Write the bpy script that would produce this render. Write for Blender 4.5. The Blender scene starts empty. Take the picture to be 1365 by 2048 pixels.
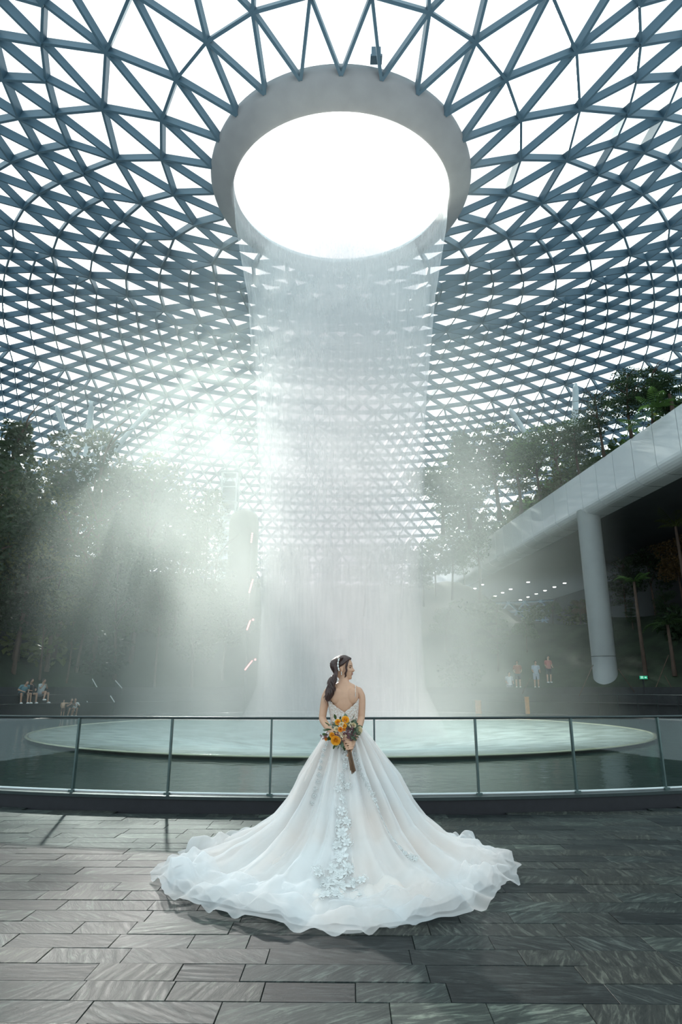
import bpy, bmesh, math, random
import numpy as np
from mathutils import Vector, Matrix, noise

scene = bpy.context.scene
COL = scene.collection
R = math.radians
rnd = random.Random(7)

# ------------------------------------------------------------------ camera
CAM_Z, F_PX, PITCH = 1.45, 1275.0, R(15.44)
cam_data = bpy.data.cameras.new('camera')
cam = bpy.data.objects.new('camera', cam_data)
COL.objects.link(cam)
cam.location = (0, 0, CAM_Z)
cam.rotation_euler = (math.pi / 2 + PITCH, 0, 0)
cam_data.sensor_fit = 'VERTICAL'
cam_data.sensor_height = 36.0
cam_data.lens = F_PX / 2048.0 * 36.0
cam_data.clip_start = 0.05
cam_data.clip_end = 500
scene.camera = cam

# ------------------------------------------------------------------ sky
SUN_AZ, SUN_EL = R(-14.9), R(27.0)          # azimuth from +Y towards +X
SUN_DIR = Vector((math.sin(SUN_AZ) * math.cos(SUN_EL), math.cos(SUN_AZ) * math.cos(SUN_EL), math.sin(SUN_EL)))
world = bpy.data.worlds.new('hazy_sky')
scene.world = world
world.use_nodes = True
wn, wl = world.node_tree.nodes, world.node_tree.links
wn.clear()
w_out = wn.new('ShaderNodeOutputWorld')
w_bg = wn.new('ShaderNodeBackground')
w_tc = wn.new('ShaderNodeTexCoord')
w_dot = wn.new('ShaderNodeVectorMath'); w_dot.operation = 'DOT_PRODUCT'
w_dot.inputs[1].default_value = SUN_DIR
w_ramp = wn.new('ShaderNodeValToRGB')
w_ramp.color_ramp.interpolation = 'EASE'
els = w_ramp.color_ramp.elements
els[0].position = 0.0; els[0].color = (0.44, 0.53, 0.56, 1)
els[1].position = 1.0; els[1].color = (1.0, 0.98, 0.95, 1)
e = els.new(0.62); e.color = (0.40, 0.51, 0.555, 1)
e = els.new(0.86); e.color = (0.58, 0.72, 0.75, 1)
e = els.new(0.95); e.color = (0.86, 0.90, 0.91, 1)
w_map = wn.new('ShaderNodeMapRange')
w_map.inputs['From Min'].default_value = -1.0
w_map.inputs['From Max'].default_value = 1.0
wl.new(w_tc.outputs['Generated'], w_dot.inputs[0])
wl.new(w_dot.outputs['Value'], w_map.inputs['Value'])
wl.new(w_map.outputs['Result'], w_ramp.inputs['Fac'])
wl.new(w_ramp.outputs['Color'], w_bg.inputs['Color'])
w_bg.inputs['Strength'].default_value = 1.5
wl.new(w_bg.outputs['Background'], w_out.inputs['Surface'])

# ------------------------------------------------------------------ sun
sun_data = bpy.data.lights.new('sun', 'SUN')
sun_data.energy = 9.5
sun_data.color = (0.98, 1.0, 0.90)
sun_data.angle = R(1.5)
sun = bpy.data.objects.new('sun', sun_data)
COL.objects.link(sun)
sun.rotation_euler = SUN_DIR.to_track_quat('Z', 'Y').to_euler()
sun.location = SUN_DIR * 120

# ------------------------------------------------------------------ exposure and light paths
vs = scene.view_settings
scene.display_settings.display_device = 'sRGB'
vs.view_transform = 'Standard'
vs.look = 'None'
vs.exposure = 0.65
vs.gamma = 1.0
vs.use_curve_mapping = False
cy = scene.cycles
cy.max_bounces = 7
cy.diffuse_bounces = 3
cy.glossy_bounces = 3
cy.transmission_bounces = 4
cy.volume_bounces = 2
cy.transparent_max_bounces = 32
cy.use_denoising = True
cy.sample_clamp_indirect = 4.0
cy.caustics_reflective = False
cy.caustics_refractive = False
cy.volume_max_steps = 128

# ------------------------------------------------------------------ helpers
def px_dir(px, py):
    u, v = px - 682.5, 1024.0 - py
    c, s = math.cos(PITCH), math.sin(PITCH)
    return Vector((u, F_PX * c - v * s, F_PX * s + v * c))

def at(px, py, Y):
    """point of the place seen at a pixel of the photograph, at world depth Y"""
    d = px_dir(px, py)
    return Vector((0, 0, CAM_Z)) + d * (Y / d.y)

def project(p):
    c, s = math.cos(PITCH), math.sin(PITCH)
    z = p[2] - CAM_Z
    dep = p[1] * c + z * s
    up = -p[1] * s + z * c
    if dep < 0.1:
        return None
    return (682.5 + F_PX * p[0] / dep, 1024 - F_PX * up / dep, dep)

def link(o, parent=None):
    COL.objects.link(o)
    if parent is not None:
        o.parent = parent
    return o

def tag(o, label=None, cat=None, group=None, kind=None):
    if label: o['label'] = label
    if cat: o['category'] = cat
    if group: o['group'] = group
    if kind: o['kind'] = kind
    return o

def empty(name, loc=(0, 0, 0), rz=0.0, **kw):
    o = bpy.data.objects.new(name, None)
    o.empty_display_size = 0.2
    COL.objects.link(o)
    o.location = loc
    o.rotation_euler = (0, 0, rz)
    return tag(o, **kw)

def mesh_from(name, verts, faces, mat=None, smooth=False):
    me = bpy.data.meshes.new(name)
    me.from_pydata([tuple(v) for v in verts], [], [tuple(f) for f in faces])
    if mat: me.materials.append(mat)
    if smooth:
        me.polygons.foreach_set('use_smooth', [True] * len(me.polygons))
    me.update()
    return me

def obj(name, me, parent=None, **kw):
    o = bpy.data.objects.new(name, me)
    link(o, parent)
    return tag(o, **kw)

class MB:
    """collects simple shapes into one mesh"""
    def __init__(self):
        self.v, self.f = [], []
    def add(self, verts, faces):
        n = len(self.v)
        self.v += [tuple(p) for p in verts]
        self.f += [tuple(i + n for i in f) for f in faces]
        return self
    def box(self, c, s, rz=0.0, rot=None):
        x, y, z = s[0] / 2, s[1] / 2, s[2] / 2
        pts = [Vector((a * x, b * y, d * z)) for d in (-1, 1) for b in (-1, 1) for a in (-1, 1)]
        m = rot if rot is not None else Matrix.Rotation(rz, 3, 'Z')
        pts = [m @ p + Vector(c) for p in pts]
        return self.add(pts, [(0, 2, 3, 1), (4, 5, 7, 6), (0, 1, 5, 4), (2, 6, 7, 3), (0, 4, 6, 2), (1, 3, 7, 5)])
    def bar(self, a, b, w, h, up=(0, 0, 1)):
        a, b = Vector(a), Vector(b)
        t = (b - a); L = t.length; t.normalize()
        up = Vector(up)
        s = t.cross(up)
        if s.length < 1e-5: s = t.cross(Vector((1, 0, 0)))
        s.normalize(); n = s.cross(t)
        m = Matrix((s, t, n)).transposed()
        return self.box((a + b) / 2, (w, L, h), rot=m)
    def tube(self, pts, rad, seg=8, cap=True):
        pts = [Vector(p) for p in pts]
        n = len(pts)
        if not hasattr(rad, '__len__'): rad = [rad] * n
        vs_, fs = [], []
        t0 = (pts[1] - pts[0]).normalized()
        ref = Vector((0, 0, 1)) if abs(t0.z) < 0.9 else Vector((0, 1, 0))
        u = t0.cross(ref).normalized()
        for i, p in enumerate(pts):
            t = (pts[min(i + 1, n - 1)] - pts[max(i - 1, 0)]).normalized()
            u = (u - t * u.dot(t)).normalized()
            w = t.cross(u)
            for k in range(seg):
                a = 2 * math.pi * k / seg
                vs_.append(p + (u * math.cos(a) + w * math.sin(a)) * rad[i])
        for i in range(n - 1):
            for k in range(seg):
                k2 = (k + 1) % seg
                fs.append((i * seg + k, i * seg + k2, (i + 1) * seg + k2, (i + 1) * seg + k))
        if cap:
            fs.append(tuple(range(seg - 1, -1, -1)))
            fs.append(tuple((n - 1) * seg + k for k in range(seg)))
        return self.add(vs_, fs)
    def lathe(self, prof, seg=24, c=(0, 0, 0), a0=0.0, a1=2 * math.pi):
        full = abs(a1 - a0 - 2 * math.pi) < 1e-6
        m = seg if full else seg + 1
        vs_, fs = [], []
        for (r, z) in prof:
            for k in range(m):
                a = a0 + (a1 - a0) * k / seg
                vs_.append((c[0] + r * math.cos(a), c[1] + r * math.sin(a), c[2] + z))
        for i in range(len(prof) - 1):
            for k in range(seg):
                k2 = (k + 1) % m if full else k + 1
                fs.append((i * m + k, i * m + k2, (i + 1) * m + k2, (i + 1) * m + k))
        return self.add(vs_, fs)
    def ball(self, c, r, seg=8, rings=6, rot=None):
        r = r if hasattr(r, '__len__') else (r, r, r)
        vs_, fs = [], []
        for i in range(rings + 1):
            th = math.pi * i / rings
            for k in range(seg):
                a = 2 * math.pi * k / seg
                p = Vector((r[0] * math.sin(th) * math.cos(a), r[1] * math.sin(th) * math.sin(a), r[2] * math.cos(th)))
                if rot is not None: p = rot @ p
                vs_.append(p + Vector(c))
        for i in range(rings):
            for k in range(seg):
                k2 = (k + 1) % seg
                if i == 0:
                    fs.append((k, (i + 1) * seg + k, (i + 1) * seg + k2))
                elif i == rings - 1:
                    fs.append((i * seg + k, (i + 1) * seg + k, i * seg + k2))
                else:
                    fs.append((i * seg + k, (i + 1) * seg + k, (i + 1) * seg + k2, i * seg + k2))
        return self.add(vs_, fs)
    def mesh(self, name, mat=None, smooth=False):
        return mesh_from(name, self.v, self.f, mat, smooth)
    def build(self, name, mat=None, parent=None, smooth=False, **kw):
        return obj(name, self.mesh(name, mat, smooth), parent, **kw)

def copy_tree(o, parent=None):
    c = o.copy()
    COL.objects.link(c)
    if parent is not None: c.parent = parent
    for ch in o.children:
        copy_tree(ch, c)
    return c

# ------------------------------------------------------------------ materials
def new_mat(name):
    m = bpy.data.materials.new(name)
    m.use_nodes = True
    nt = m.node_tree
    nt.nodes.clear()
    out = nt.nodes.new('ShaderNodeOutputMaterial')
    return m, nt, nt.nodes, nt.links, out

def pbr(name, col, rough=0.5, metal=0.0, var=0.0, scale=5.0, bump=0.0, bscale=None, spec=0.5, stretch=None, sheen=0.0,
        coat=0.0, obj_random=0.0, sub=0.0, trans=0.0):
    m, nt, N, L, out = new_mat(name)
    b = N.new('ShaderNodeBsdfPrincipled')
    b.inputs['Roughness'].default_value = rough
    b.inputs['Metallic'].default_value = metal
    b.inputs['Specular IOR Level'].default_value = spec
    b.inputs['Coat Weight'].default_value = coat
    b.inputs['Sheen Weight'].default_value = sheen
    if sub:
        b.inputs['Subsurface Weight'].default_value = sub
        b.inputs['Subsurface Radius'].default_value = (0.01, 0.004, 0.002)
        b.inputs['Subsurface Scale'].default_value = 0.6
    b.inputs['Base Color'].default_value = (*col, 1)
    tc = N.new('ShaderNodeTexCoord')
    vec = tc.outputs['Object']
    if stretch:
        mp = N.new('ShaderNodeMapping')
        mp.inputs['Scale'].default_value = stretch
        L.new(vec, mp.inputs['Vector'])
        vec = mp.outputs['Vector']
    if var or obj_random:
        nz = N.new('ShaderNodeTexNoise')
        nz.inputs['Scale'].default_value = scale
        nz.inputs['Detail'].default_value = 4
        L.new(vec, nz.inputs['Vector'])
        mr = N.new('ShaderNodeMapRange')
        mr.inputs['From Min'].default_value = 0.25
        mr.inputs['From Max'].default_value = 0.75
        mr.inputs['To Min'].default_value = 1 - var
        mr.inputs['To Max'].default_value = 1 + var
        L.new(nz.outputs['Fac'], mr.inputs['Value'])
        val = mr.outputs['Result']
        if obj_random:
            oi = N.new('ShaderNodeObjectInfo')
            mr2 = N.new('ShaderNodeMapRange')
            mr2.inputs['To Min'].default_value = 1 - obj_random
            mr2.inputs['To Max'].default_value = 1 + obj_random
            L.new(oi.outputs['Random'], mr2.inputs['Value'])
            mu = N.new('ShaderNodeMath'); mu.operation = 'MULTIPLY'
            L.new(val, mu.inputs[0]); L.new(mr2.outputs['Result'], mu.inputs[1])
            val = mu.outputs['Value']
        vm = N.new('ShaderNodeVectorMath'); vm.operation = 'SCALE'
        vm.inputs[0].default_value = col
        L.new(val, vm.inputs['Scale'])
        L.new(vm.outputs['Vector'], b.inputs['Base Color'])
    if bump:
        nb = N.new('ShaderNodeTexNoise')
        nb.inputs['Scale'].default_value = bscale or scale
        nb.inputs['Detail'].default_value = 5
        L.new(vec, nb.inputs['Vector'])
        bp = N.new('ShaderNodeBump')
        bp.inputs['Strength'].default_value = bump
        bp.inputs['Distance'].default_value = 0.02
        L.new(nb.outputs['Fac'], bp.inputs['Height'])
        L.new(bp.outputs['Normal'], b.inputs['Normal'])
    sh = b.outputs['BSDF']
    if trans:
        t = N.new('ShaderNodeBsdfTranslucent')
        t.inputs['Color'].default_value = (*[min(1, c * 1.3) for c in col], 1)
        mx = N.new('ShaderNodeMixShader')
        mx.inputs['Fac'].default_value = trans
        L.new(sh, mx.inputs[1]); L.new(t.outputs['BSDF'], mx.inputs[2])
        sh = mx.outputs['Shader']
    L.new(sh, out.inputs['Surface'])
    return m

def glow(name, col, strength):
    m, nt, N, L, out = new_mat(name)
    e_ = N.new('ShaderNodeEmission')
    e_.inputs['Color'].default_value = (*col, 1)
    e_.inputs['Strength'].default_value = strength
    L.new(e_.outputs['Emission'], out.inputs['Surface'])
    return m

def thin_glass(name, tint=(0.92, 0.96, 0.97), refl=0.06, rough=0.02):
    m, nt, N, L, out = new_mat(name)
    t = N.new('ShaderNodeBsdfTransparent'); t.inputs['Color'].default_value = (*tint, 1)
    g = N.new('ShaderNodeBsdfGlossy'); g.inputs['Roughness'].default_value = rough
    g.inputs['Color'].default_value = (0.9, 0.95, 0.97, 1)
    lw = N.new('ShaderNodeLayerWeight'); lw.inputs['Blend'].default_value = 0.25
    mr = N.new('ShaderNodeMapRange')
    mr.inputs['To Min'].default_value = refl * 0.5
    mr.inputs['To Max'].default_value = refl * 6
    L.new(lw.outputs['Fresnel'], mr.inputs['Value'])
    mx = N.new('ShaderNodeMixShader')
    L.new(mr.outputs['Result'], mx.inputs['Fac'])
    L.new(t.outputs['BSDF'], mx.inputs[1]); L.new(g.outputs['BSDF'], mx.inputs[2])
    L.new(mx.outputs['Shader'], out.inputs['Surface'])
    return m

M = {}
M['steel'] = pbr('painted_steel', (0.085, 0.15, 0.20), 0.45, var=0.12, scale=0.6)
M['pane'] = thin_glass('dome_glass', (0.97, 0.985, 0.99), 0.03)
M['rail_glass'] = thin_glass('railing_glass', (0.90, 0.95, 0.94), 0.05)
M['concrete'] = pbr('oculus_concrete', (0.30, 0.285, 0.29), 0.8, var=0.10, scale=1.2, bump=0.3, bscale=6)
M['dark_metal'] = pbr('dark_metal', (0.05, 0.065, 0.065), 0.35, metal=0.6, var=0.15, scale=8)
M['black'] = pbr('black_plinth', (0.012, 0.012, 0.016), 0.5, var=0.2, scale=12)
M['white_metal'] = pbr('white_metal', (0.72, 0.76, 0.76), 0.4, var=0.05, scale=2)
# ================================================================== the setting
PC = Vector((0.0, 25.0, 0.0))                 # centre of the round pool, below the oculus
RAIL_R = 16.6

# ---- roof: glazed steel grid shell around the oculus
PROF = [(5.9, 24.25), (8.2, 25.15), (10.7, 26.15), (13.2, 27.1), (16, 28.0), (20, 29.1), (25, 29.9), (30, 30.0), (35, 29.4), (40, 28.1),
        (45, 26.1), (50, 23.4), (55, 19.8), (60, 14.8), (64, 9.2), (66, 5.0)]
pr_r = [p[0] for p in PROF]; pr_z = [p[1] for p in PROF]
def roof_z(r): return float(np.interp(r, pr_r, pr_z))
rings = [(5.9, 24), (8.2, 24), (10.7, 24), (13.1, 48), (15.1, 48), (17.3, 48), (19.6, 48), (22.0, 48)]
r = 23.7
while r < 37.0:
    rings.append((r, 96)); r += 1.75
while r < 66.0:
    rings.append((r, 192))
    dz = abs(roof_z(r + 1) - roof_z(r))
    r += 1.35 / math.sqrt(1 + dz * dz)
nodes = []
off = []
prev_n = None; shift = 0
for k, (rr, n) in enumerate(rings):
    if prev_n is not None and n != prev_n:
        shift = 0
    a_sh = 0.5 * (shift % 2)
    ring_nodes = []
    for j in range(n):
        a = 2 * math.pi * (j + a_sh) / n + math.pi / 2
        ring_nodes.append((Vector((PC.x + rr * math.cos(a), PC.y + rr * math.sin(a), roof_z(rr))), a))
    nodes.append(ring_nodes); off.append(a_sh)
    prev_n = n; shift += 1
def keep(p):
    return p.y > 3.0 and abs(p.x) < 1.05 * p.y + 14
edges, tris = [], []
for k in range(len(rings)):
    n = rings[k][1]; A = nodes[k]
    for j in range(n):
        if k > 0: edges.append((A[j][0], A[(j + 1) % n][0]))
    if k + 1 == len(rings): break
    n2 = rings[k + 1][1]; B = nodes[k + 1]
    if n2 == n:
        d = off[k + 1] - off[k]
        for j in range(n):
            if d > 0:   b0, b1 = B[(j - 1) % n], B[j]
            else:       b0, b1 = B[j], B[(j + 1) % n]
            edges.append((A[j][0], b0[0])); edges.append((A[j][0], b1[0]))
            tris.append((A[j][0], b1[0], b0[0]))
            tris.append((A[j][0], A[(j + 1) % n][0], b1[0]))
    else:
        base = off[k]
        for j in range(n):
            c = int(round((j + base) * 2)) % n2
            bs = [B[(c - 1) % n2], B[c], B[(c + 1) % n2]]
            for b_ in bs: edges.append((A[j][0], b_[0]))
            tris.append((A[j][0], bs[1][0], bs[0][0])); tris.append((A[j][0], bs[2][0], bs[1][0]))
            tris.append((A[j][0], A[(j + 1) % n][0], bs[2][0]))
edges = [e_ for e_ in edges if keep(e_[0]) and keep(e_[1])]
tris = [t for t in tris if all(keep(p) for p in t)]
def shell_normal(p):
    d = Vector((p.x - PC.x, p.y - PC.y, 0)); rr = d.length; d.normalize()
    s = (roof_z(rr + 0.5) - roof_z(rr - 0.5))
    return Vector((-d.x * s, -d.y * s, 1)).normalized()
def view_size(pts):
    q = [project(p) for p in pts]
    if any(a is None for a in q): return 0
    xs = [a[0] for a in q]; ys = [a[1] for a in q]
    if max(xs) < 0 or min(xs) > 1365 or max(ys) < 0 or min(ys) > 2048: return 0
    return math.hypot(max(xs) - min(xs), max(ys) - min(ys))
roof = empty('ceiling', (PC.x, PC.y, 24.0), kind='structure', label='glazed steel grid dome roof around the round opening')
edges.sort(key=lambda e_: -view_size(e_))
unit = MB().box((0, 0, 0), (1, 1, 1)).mesh('beam', M['steel'])
def beam_frame(a, b):
    t = (b - a); L_ = t.length; t = t / L_
    n = shell_normal((a + b) / 2)
    s = t.cross(n).normalized(); n = s.cross(t).normalized()
    return (a + b) / 2, s, t, n, L_
BW, BD = 0.12, 0.36
for e_ in edges[:300]:
    c, s, t, n, L_ = beam_frame(*e_)
    o = obj('beam', unit, roof)
    BD = 0.36 if math.hypot(c.x - PC.x, c.y - PC.y) < 13.5 else 0.46
    m = Matrix((s * BW, t * L_, n * BD)).transposed().to_4x4()
    m.translation = c - n * BD / 2 - Vector(roof.location)
    o.matrix_local = m
rest = MB()
for e_ in edges[300:]:
    c, s, t, n, L_ = beam_frame(*e_)
    far = (c - Vector((0, 0, CAM_Z))).length > 45
    w, dpt = (0.11, 0.50) if far else (BW, 0.46)
    rest.box(c - n * dpt / 2 - Vector(roof.location), (w, L_, dpt), rot=Matrix((s, t, n)).transposed())
rest.build('beam_lattice', M['steel'], roof, kind='stuff')
# cast steel hubs where the largest members meet
# glass: the triangles that show largest are panes of their own
tris.sort(key=lambda t: -view_size(t))
def pane_geo(mb, t, th=0.03):
    c = (t[0] + t[1] + t[2]) / 3
    n = (t[1] - t[0]).cross(t[2] - t[0]).normalized()
    if n.z < 0: n = -n
    p = [q + (c - q).normalized() * 0.06 + n * 0.02 - Vector(roof.location) for q in t]
    u = [q + n * th for q in p]
    mb.add(p + u, [(0, 1, 2), (5, 4, 3), (0, 3, 4, 1), (1, 4, 5, 2), (2, 5, 3, 0)])
for t in tris[:300]:
    mb = MB(); pane_geo(mb, t); mb.build('glass_pane', M['pane'], roof)
mb = MB()
for t in tris[300:]: pane_geo(mb, t)
mb.build('glass_panes', M['pane'], roof, kind='stuff')

# ---- oculus collar
def smooth_prof(pts, n=6):
    out = []
    P_ = [pts[0]] + list(pts) + [pts[-1]]
    for i in range(1, len(P_) - 2):
        p0, p1, p2, p3 = [np.array(P_[i + k], float) for k in (-1, 0, 1, 2)]
        for k in range(n):
            t = k / n
            out.append(tuple(0.5 * ((2 * p1) + (-p0 + p2) * t + (2 * p0 - 5 * p1 + 4 * p2 - p3) * t * t + (-p0 + 3 * p1 - 3 * p2 + p3) * t ** 3)))
    out.append(tuple(pts[-1]))
    return out
ocl = empty('oculus_collar', (PC.x, PC.y, 23.2), label='grey concrete collar ring around the bright round roof opening', cat='roof ring')
prof = smooth_prof([(5.92, 1.45), (6.05, 0.95), (5.9, 0.55), (5.5, 0.2), (5.15, 0.05), (5.02, 0.12), (5.0, 0.35), (5.0, 0.75)], 5)
MB().lathe(prof, 96).build('concrete_ring', M['concrete'], ocl, smooth=True)
prof = smooth_prof([(5.0, 0.75), (5.12, 0.8), (5.2, 1.1), (5.92, 1.45)], 4)
MB().lathe(prof, 96).build('inner_gutter', M['white_metal'], ocl, smooth=True)
# small service box on the collar
sb = MB().box((1.35, -6.05, 1.75), (0.36, 0.3, 0.4)).box((1.35, -6.05, 1.5), (0.45, 0.36, 0.1))
sb.build('service_box', M['steel'], ocl)

# ---- floor of narrow slate planks
def slate():
    m, nt, N, L, out = new_mat('slate')
    b = N.new('ShaderNodeBsdfPrincipled')
    tc = N.new('ShaderNodeTexCoord')
    oi = N.new('ShaderNodeObjectInfo')
    add = N.new('ShaderNodeVectorMath'); add.operation = 'ADD'
    mul = N.new('ShaderNodeVectorMath'); mul.operation = 'SCALE'; mul.inputs['Scale'].default_value = 37.0
    cmb = N.new('ShaderNodeCombineXYZ')
    for i in range(3): L.new(oi.outputs['Random'], cmb.inputs[i])
    L.new(cmb.outputs['Vector'], mul.inputs[0])
    geo = N.new('ShaderNodeNewGeometry')
    L.new(geo.outputs['Position'], add.inputs[0]); L.new(mul.outputs['Vector'], add.inputs[1])
    rot = N.new('ShaderNodeVectorRotate'); rot.rotation_type = 'Z_AXIS'
    ang = N.new('ShaderNodeMath'); ang.operation = 'MULTIPLY'; ang.inputs[1].default_value = 3.0
    L.new(oi.outputs['Random'], ang.inputs[0]); L.new(ang.outputs['Value'], rot.inputs['Angle'])
    L.new(add.outputs['Vector'], rot.inputs['Vector'])
    mp = N.new('ShaderNodeMapping'); mp.inputs['Scale'].default_value = (4.5, 22.0, 6.0)
    L.new(rot.outputs['Vector'], mp.inputs['Vector'])
    n1 = N.new('ShaderNodeTexNoise'); n1.inputs['Scale'].default_value = 1.2; n1.inputs['Detail'].default_value = 8; n1.inputs['Roughness'].default_value = 0.72
    n1.inputs['Distortion'].default_value = 0.8
    L.new(mp.outputs['Vector'], n1.inputs['Vector'])
    n2 = N.new('ShaderNodeTexNoise'); n2.inputs['Scale'].default_value = 2.4; n2.inputs['Detail'].default_value = 3
    L.new(add.outputs['Vector'], n2.inputs['Vector'])
    ramp = N.new('ShaderNodeValToRGB')
    e = ramp.color_ramp.elements
    e[0].position = 0.30; e[0].color = (0.018, 0.023, 0.024, 1)
    e[1].position = 0.74; e[1].color = (0.24, 0.265, 0.235, 1)
    k = e.new(0.52); k.color = (0.048, 0.056, 0.054, 1)
    L.new(n1.outputs['Fac'], ramp.inputs['Fac'])
    tint = N.new('ShaderNodeValToRGB')
    e = tint.color_ramp.elements
    e[0].position = 0.0; e[0].color = (0.36, 0.39, 0.42, 1)
    e[1].position = 1.0; e[1].color = (1.75, 1.75, 1.55, 1)
    k = e.new(0.35); k.color = (0.80, 0.82, 0.82, 1)
    k = e.new(0.6); k.color = (0.98, 0.90, 0.82, 1)
    k = e.new(0.8); k.color = (0.72, 0.80, 0.80, 1)
    L.new(oi.outputs['Random'], tint.inputs['Fac'])
    mx = N.new('ShaderNodeMix'); mx.data_type = 'RGBA'; mx.blend_type = 'MULTIPLY'; mx.inputs['Factor'].default_value = 1
    L.new(ramp.outputs['Color'], mx.inputs['A']); L.new(tint.outputs['Color'], mx.inputs['B'])
    mx2 = N.new('ShaderNodeMix'); mx2.data_type = 'RGBA'; mx2.blend_type = 'MULTIPLY'; mx2.inputs['Factor'].default_value = 0.5
    L.new(mx.outputs['Result'], mx2.inputs['A']); L.new(n2.outputs['Fac'], mx2.inputs['B'])
    L.new(mx2.outputs['Result'], b.inputs['Base Color'])
    b.inputs['Roughness'].default_value = 0.42
    b.inputs['Specular IOR Level'].default_value = 0.13
    bp = N.new('ShaderNodeBump'); bp.inputs['Strength'].default_value = 0.55; bp.inputs['Distance'].default_value = 0.006
    L.new(n1.outputs['Fac'], bp.inputs['Height']); L.new(bp.outputs['Normal'], b.inputs['Normal'])
    L.new(b.outputs['BSDF'], out.inputs['Surface'])
    return m
M['slate'] = slate()
M['grout'] = pbr('grout', (0.03, 0.033, 0.033), 0.8, var=0.3, scale=20)
floor = empty('floor', (0, 5, 0), kind='structure', label='dark slate plank floor of the viewing terrace')
# bed under the planks, bounded by the railing plinth
bed = [(PC.x + (RAIL_R + 0.05) * math.sin(a), PC.y - (RAIL_R + 0.05) * math.cos(a)) for a in np.linspace(R(-32), R(32), 33)]
poly = [(-9.5, 1.0), (9.5, 1.0)] + [(9.5, bed[-1][1])] + bed[::-1] + [(-9.5, bed[0][1])]
v = [(x, y - 5, -0.022) for x, y in poly] + [(x, y - 5, -0.3) for x, y in poly]
n = len(poly)
f = [tuple(range(n)), tuple(range(2 * n - 1, n - 1, -1))] + [(i, i + n, (i + 1) % n + n, (i + 1) % n) for i in range(n)]
obj('mortar_bed', mesh_from('mortar_bed', v, f, M['grout']), floor)
def plank_mesh(L_, W_, seed):
    rr = random.Random(seed)
    g, c = 0.0016, 0.0022
    x, y = L_ / 2 - g, W_ / 2 - g
    h = 0.0
    v = []
    for z, q in ((-0.024, 0), (h - c, 0), (h, c)):
        for sx, sy in ((-1, -1), (1, -1), (1, 1), (-1, 1)):
            v.append((sx * (x - q), sy * (y - q), z + (rr.uniform(-0.0015, 0.0015) if z >= h - c else 0)))
    f = [(3, 2, 1, 0)]
    for b_ in (0, 4):
        for k in range(4): f.append((b_ + k, b_ + (k + 1) % 4, b_ + 4 + (k + 1) % 4, b_ + 4 + k))
    f.append((8, 9, 10, 11))
    return mesh_from('plank', v, f, M['slate'])
ROW = 0.215
lens_ = [0.34, 0.46, 0.62, 0.62, 0.80, 0.98]
pm = {(l, s): plank_mesh(l, ROW, int(l * 100) + s) for l in set(lens_) for s in range(2)}
tilt = R(-0.8)
ct, st = math.cos(tilt), math.sin(tilt)
planks = []
row = 0
y = 2.6
while y < 9.6:
    x = -6.6 + rnd.uniform(0, 0.8)
    while x < 6.6:
        l = rnd.choice(lens_)
        cx = x + l / 2
        wx, wy = cx * ct - (y - 5) * st, 5 + cx * st + (y - 5) * ct
        rad_out = math.hypot(wx, wy - PC.y)
        if rad_out > RAIL_R + 0.17:
            q = project((wx, wy, 0))
            vis = 0 if q is None or q[0] < -90 or q[0] > 1455 or q[1] > 2090 else 1e4 / q[2] ** 2 * l
            planks.append((vis, wx, wy, l, rnd.randrange(2)))
        x += l
    y += ROW
planks.sort(key=lambda p: -p[0])
rest = []
for i, (vis, wx, wy, l, s) in enumerate(planks):
    if i < 300:
        o = obj('plank', pm[(l, s)], floor)
        o.location = (wx, wy - 5, rnd.uniform(-0.002, 0.002))
        o.rotation_euler = (0, 0, tilt)
    else:
        rest.append((wx, wy, l))
mb = MB()
for wx, wy, l in rest:
    mb.box((wx, wy - 5, -0.012), (l - 0.008, ROW - 0.008, 0.024), rz=tilt)
if rest: mb.build('plank_field', M['slate'], floor, kind='stuff')

# ---- plinth below the railing
A0, A1 = R(-90 - 33), R(-90 + 33)
pl = empty('trim_1', (PC.x, PC.y, 0), kind='structure', label='black curved plinth carrying the glass railing')
MB().lathe([(RAIL_R + 0.14, -0.3), (RAIL_R + 0.14, 0.15), (RAIL_R - 0.12, 0.15), (RAIL_R - 0.12, -1.0)], 64, a0=A0, a1=A1).build('plinth_face', M['black'], pl)
MB().lathe([(RAIL_R + 0.16, 0.15), (RAIL_R + 0.16, 0.185), (RAIL_R - 0.14, 0.185), (RAIL_R - 0.14, 0.15), (RAIL_R + 0.16, 0.15)], 64, a0=A0, a1=A1).build('plinth_cap', M['dark_metal'], pl)

# ---- curved glass railing
rl = empty('glass_railing', (PC.x, PC.y - RAIL_R, 0.185), label='curved glass balustrade with slim posts and thin dark handrail', cat='railing')
inv = Matrix.Translation(-rl.location)
def rail_pt(a, z, rr=RAIL_R): return Vector((PC.x + rr * math.sin(a), PC.y - rr * math.cos(a), z)) - rl.location
TOP = 1.085
MB().tube([rail_pt(a, TOP) for a in np.linspace(R(-31), R(31), 60)], 0.015, 8).build('handrail', M['dark_metal'], rl, smooth=True)
STEP = 1.285 / RAIL_R
a_first = -0.87 / RAIL_R
post_angles = [a_first + k * STEP for k in range(-5, 7)]
M['post'] = pbr('grey_green_post', (0.085, 0.125, 0.12), 0.3, metal=0.4, var=0.15, scale=8)
M['glass_edge'] = pbr('green_glass_edge', (0.10, 0.17, 0.155), 0.15, spec=0.8, var=0.1)
for a in post_angles:
    p, q = rail_pt(a, 0.185), rail_pt(a, TOP - 0.012)
    nrm = Vector((math.sin(a), -math.cos(a), 0))
    m = MB().bar(p, q, 0.022, 0.045, up=nrm)
    m.box(p + Vector((0, 0, 0.012)), (0.07, 0.09, 0.024), rz=a)
    m.build('post', M['post'], rl)
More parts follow.
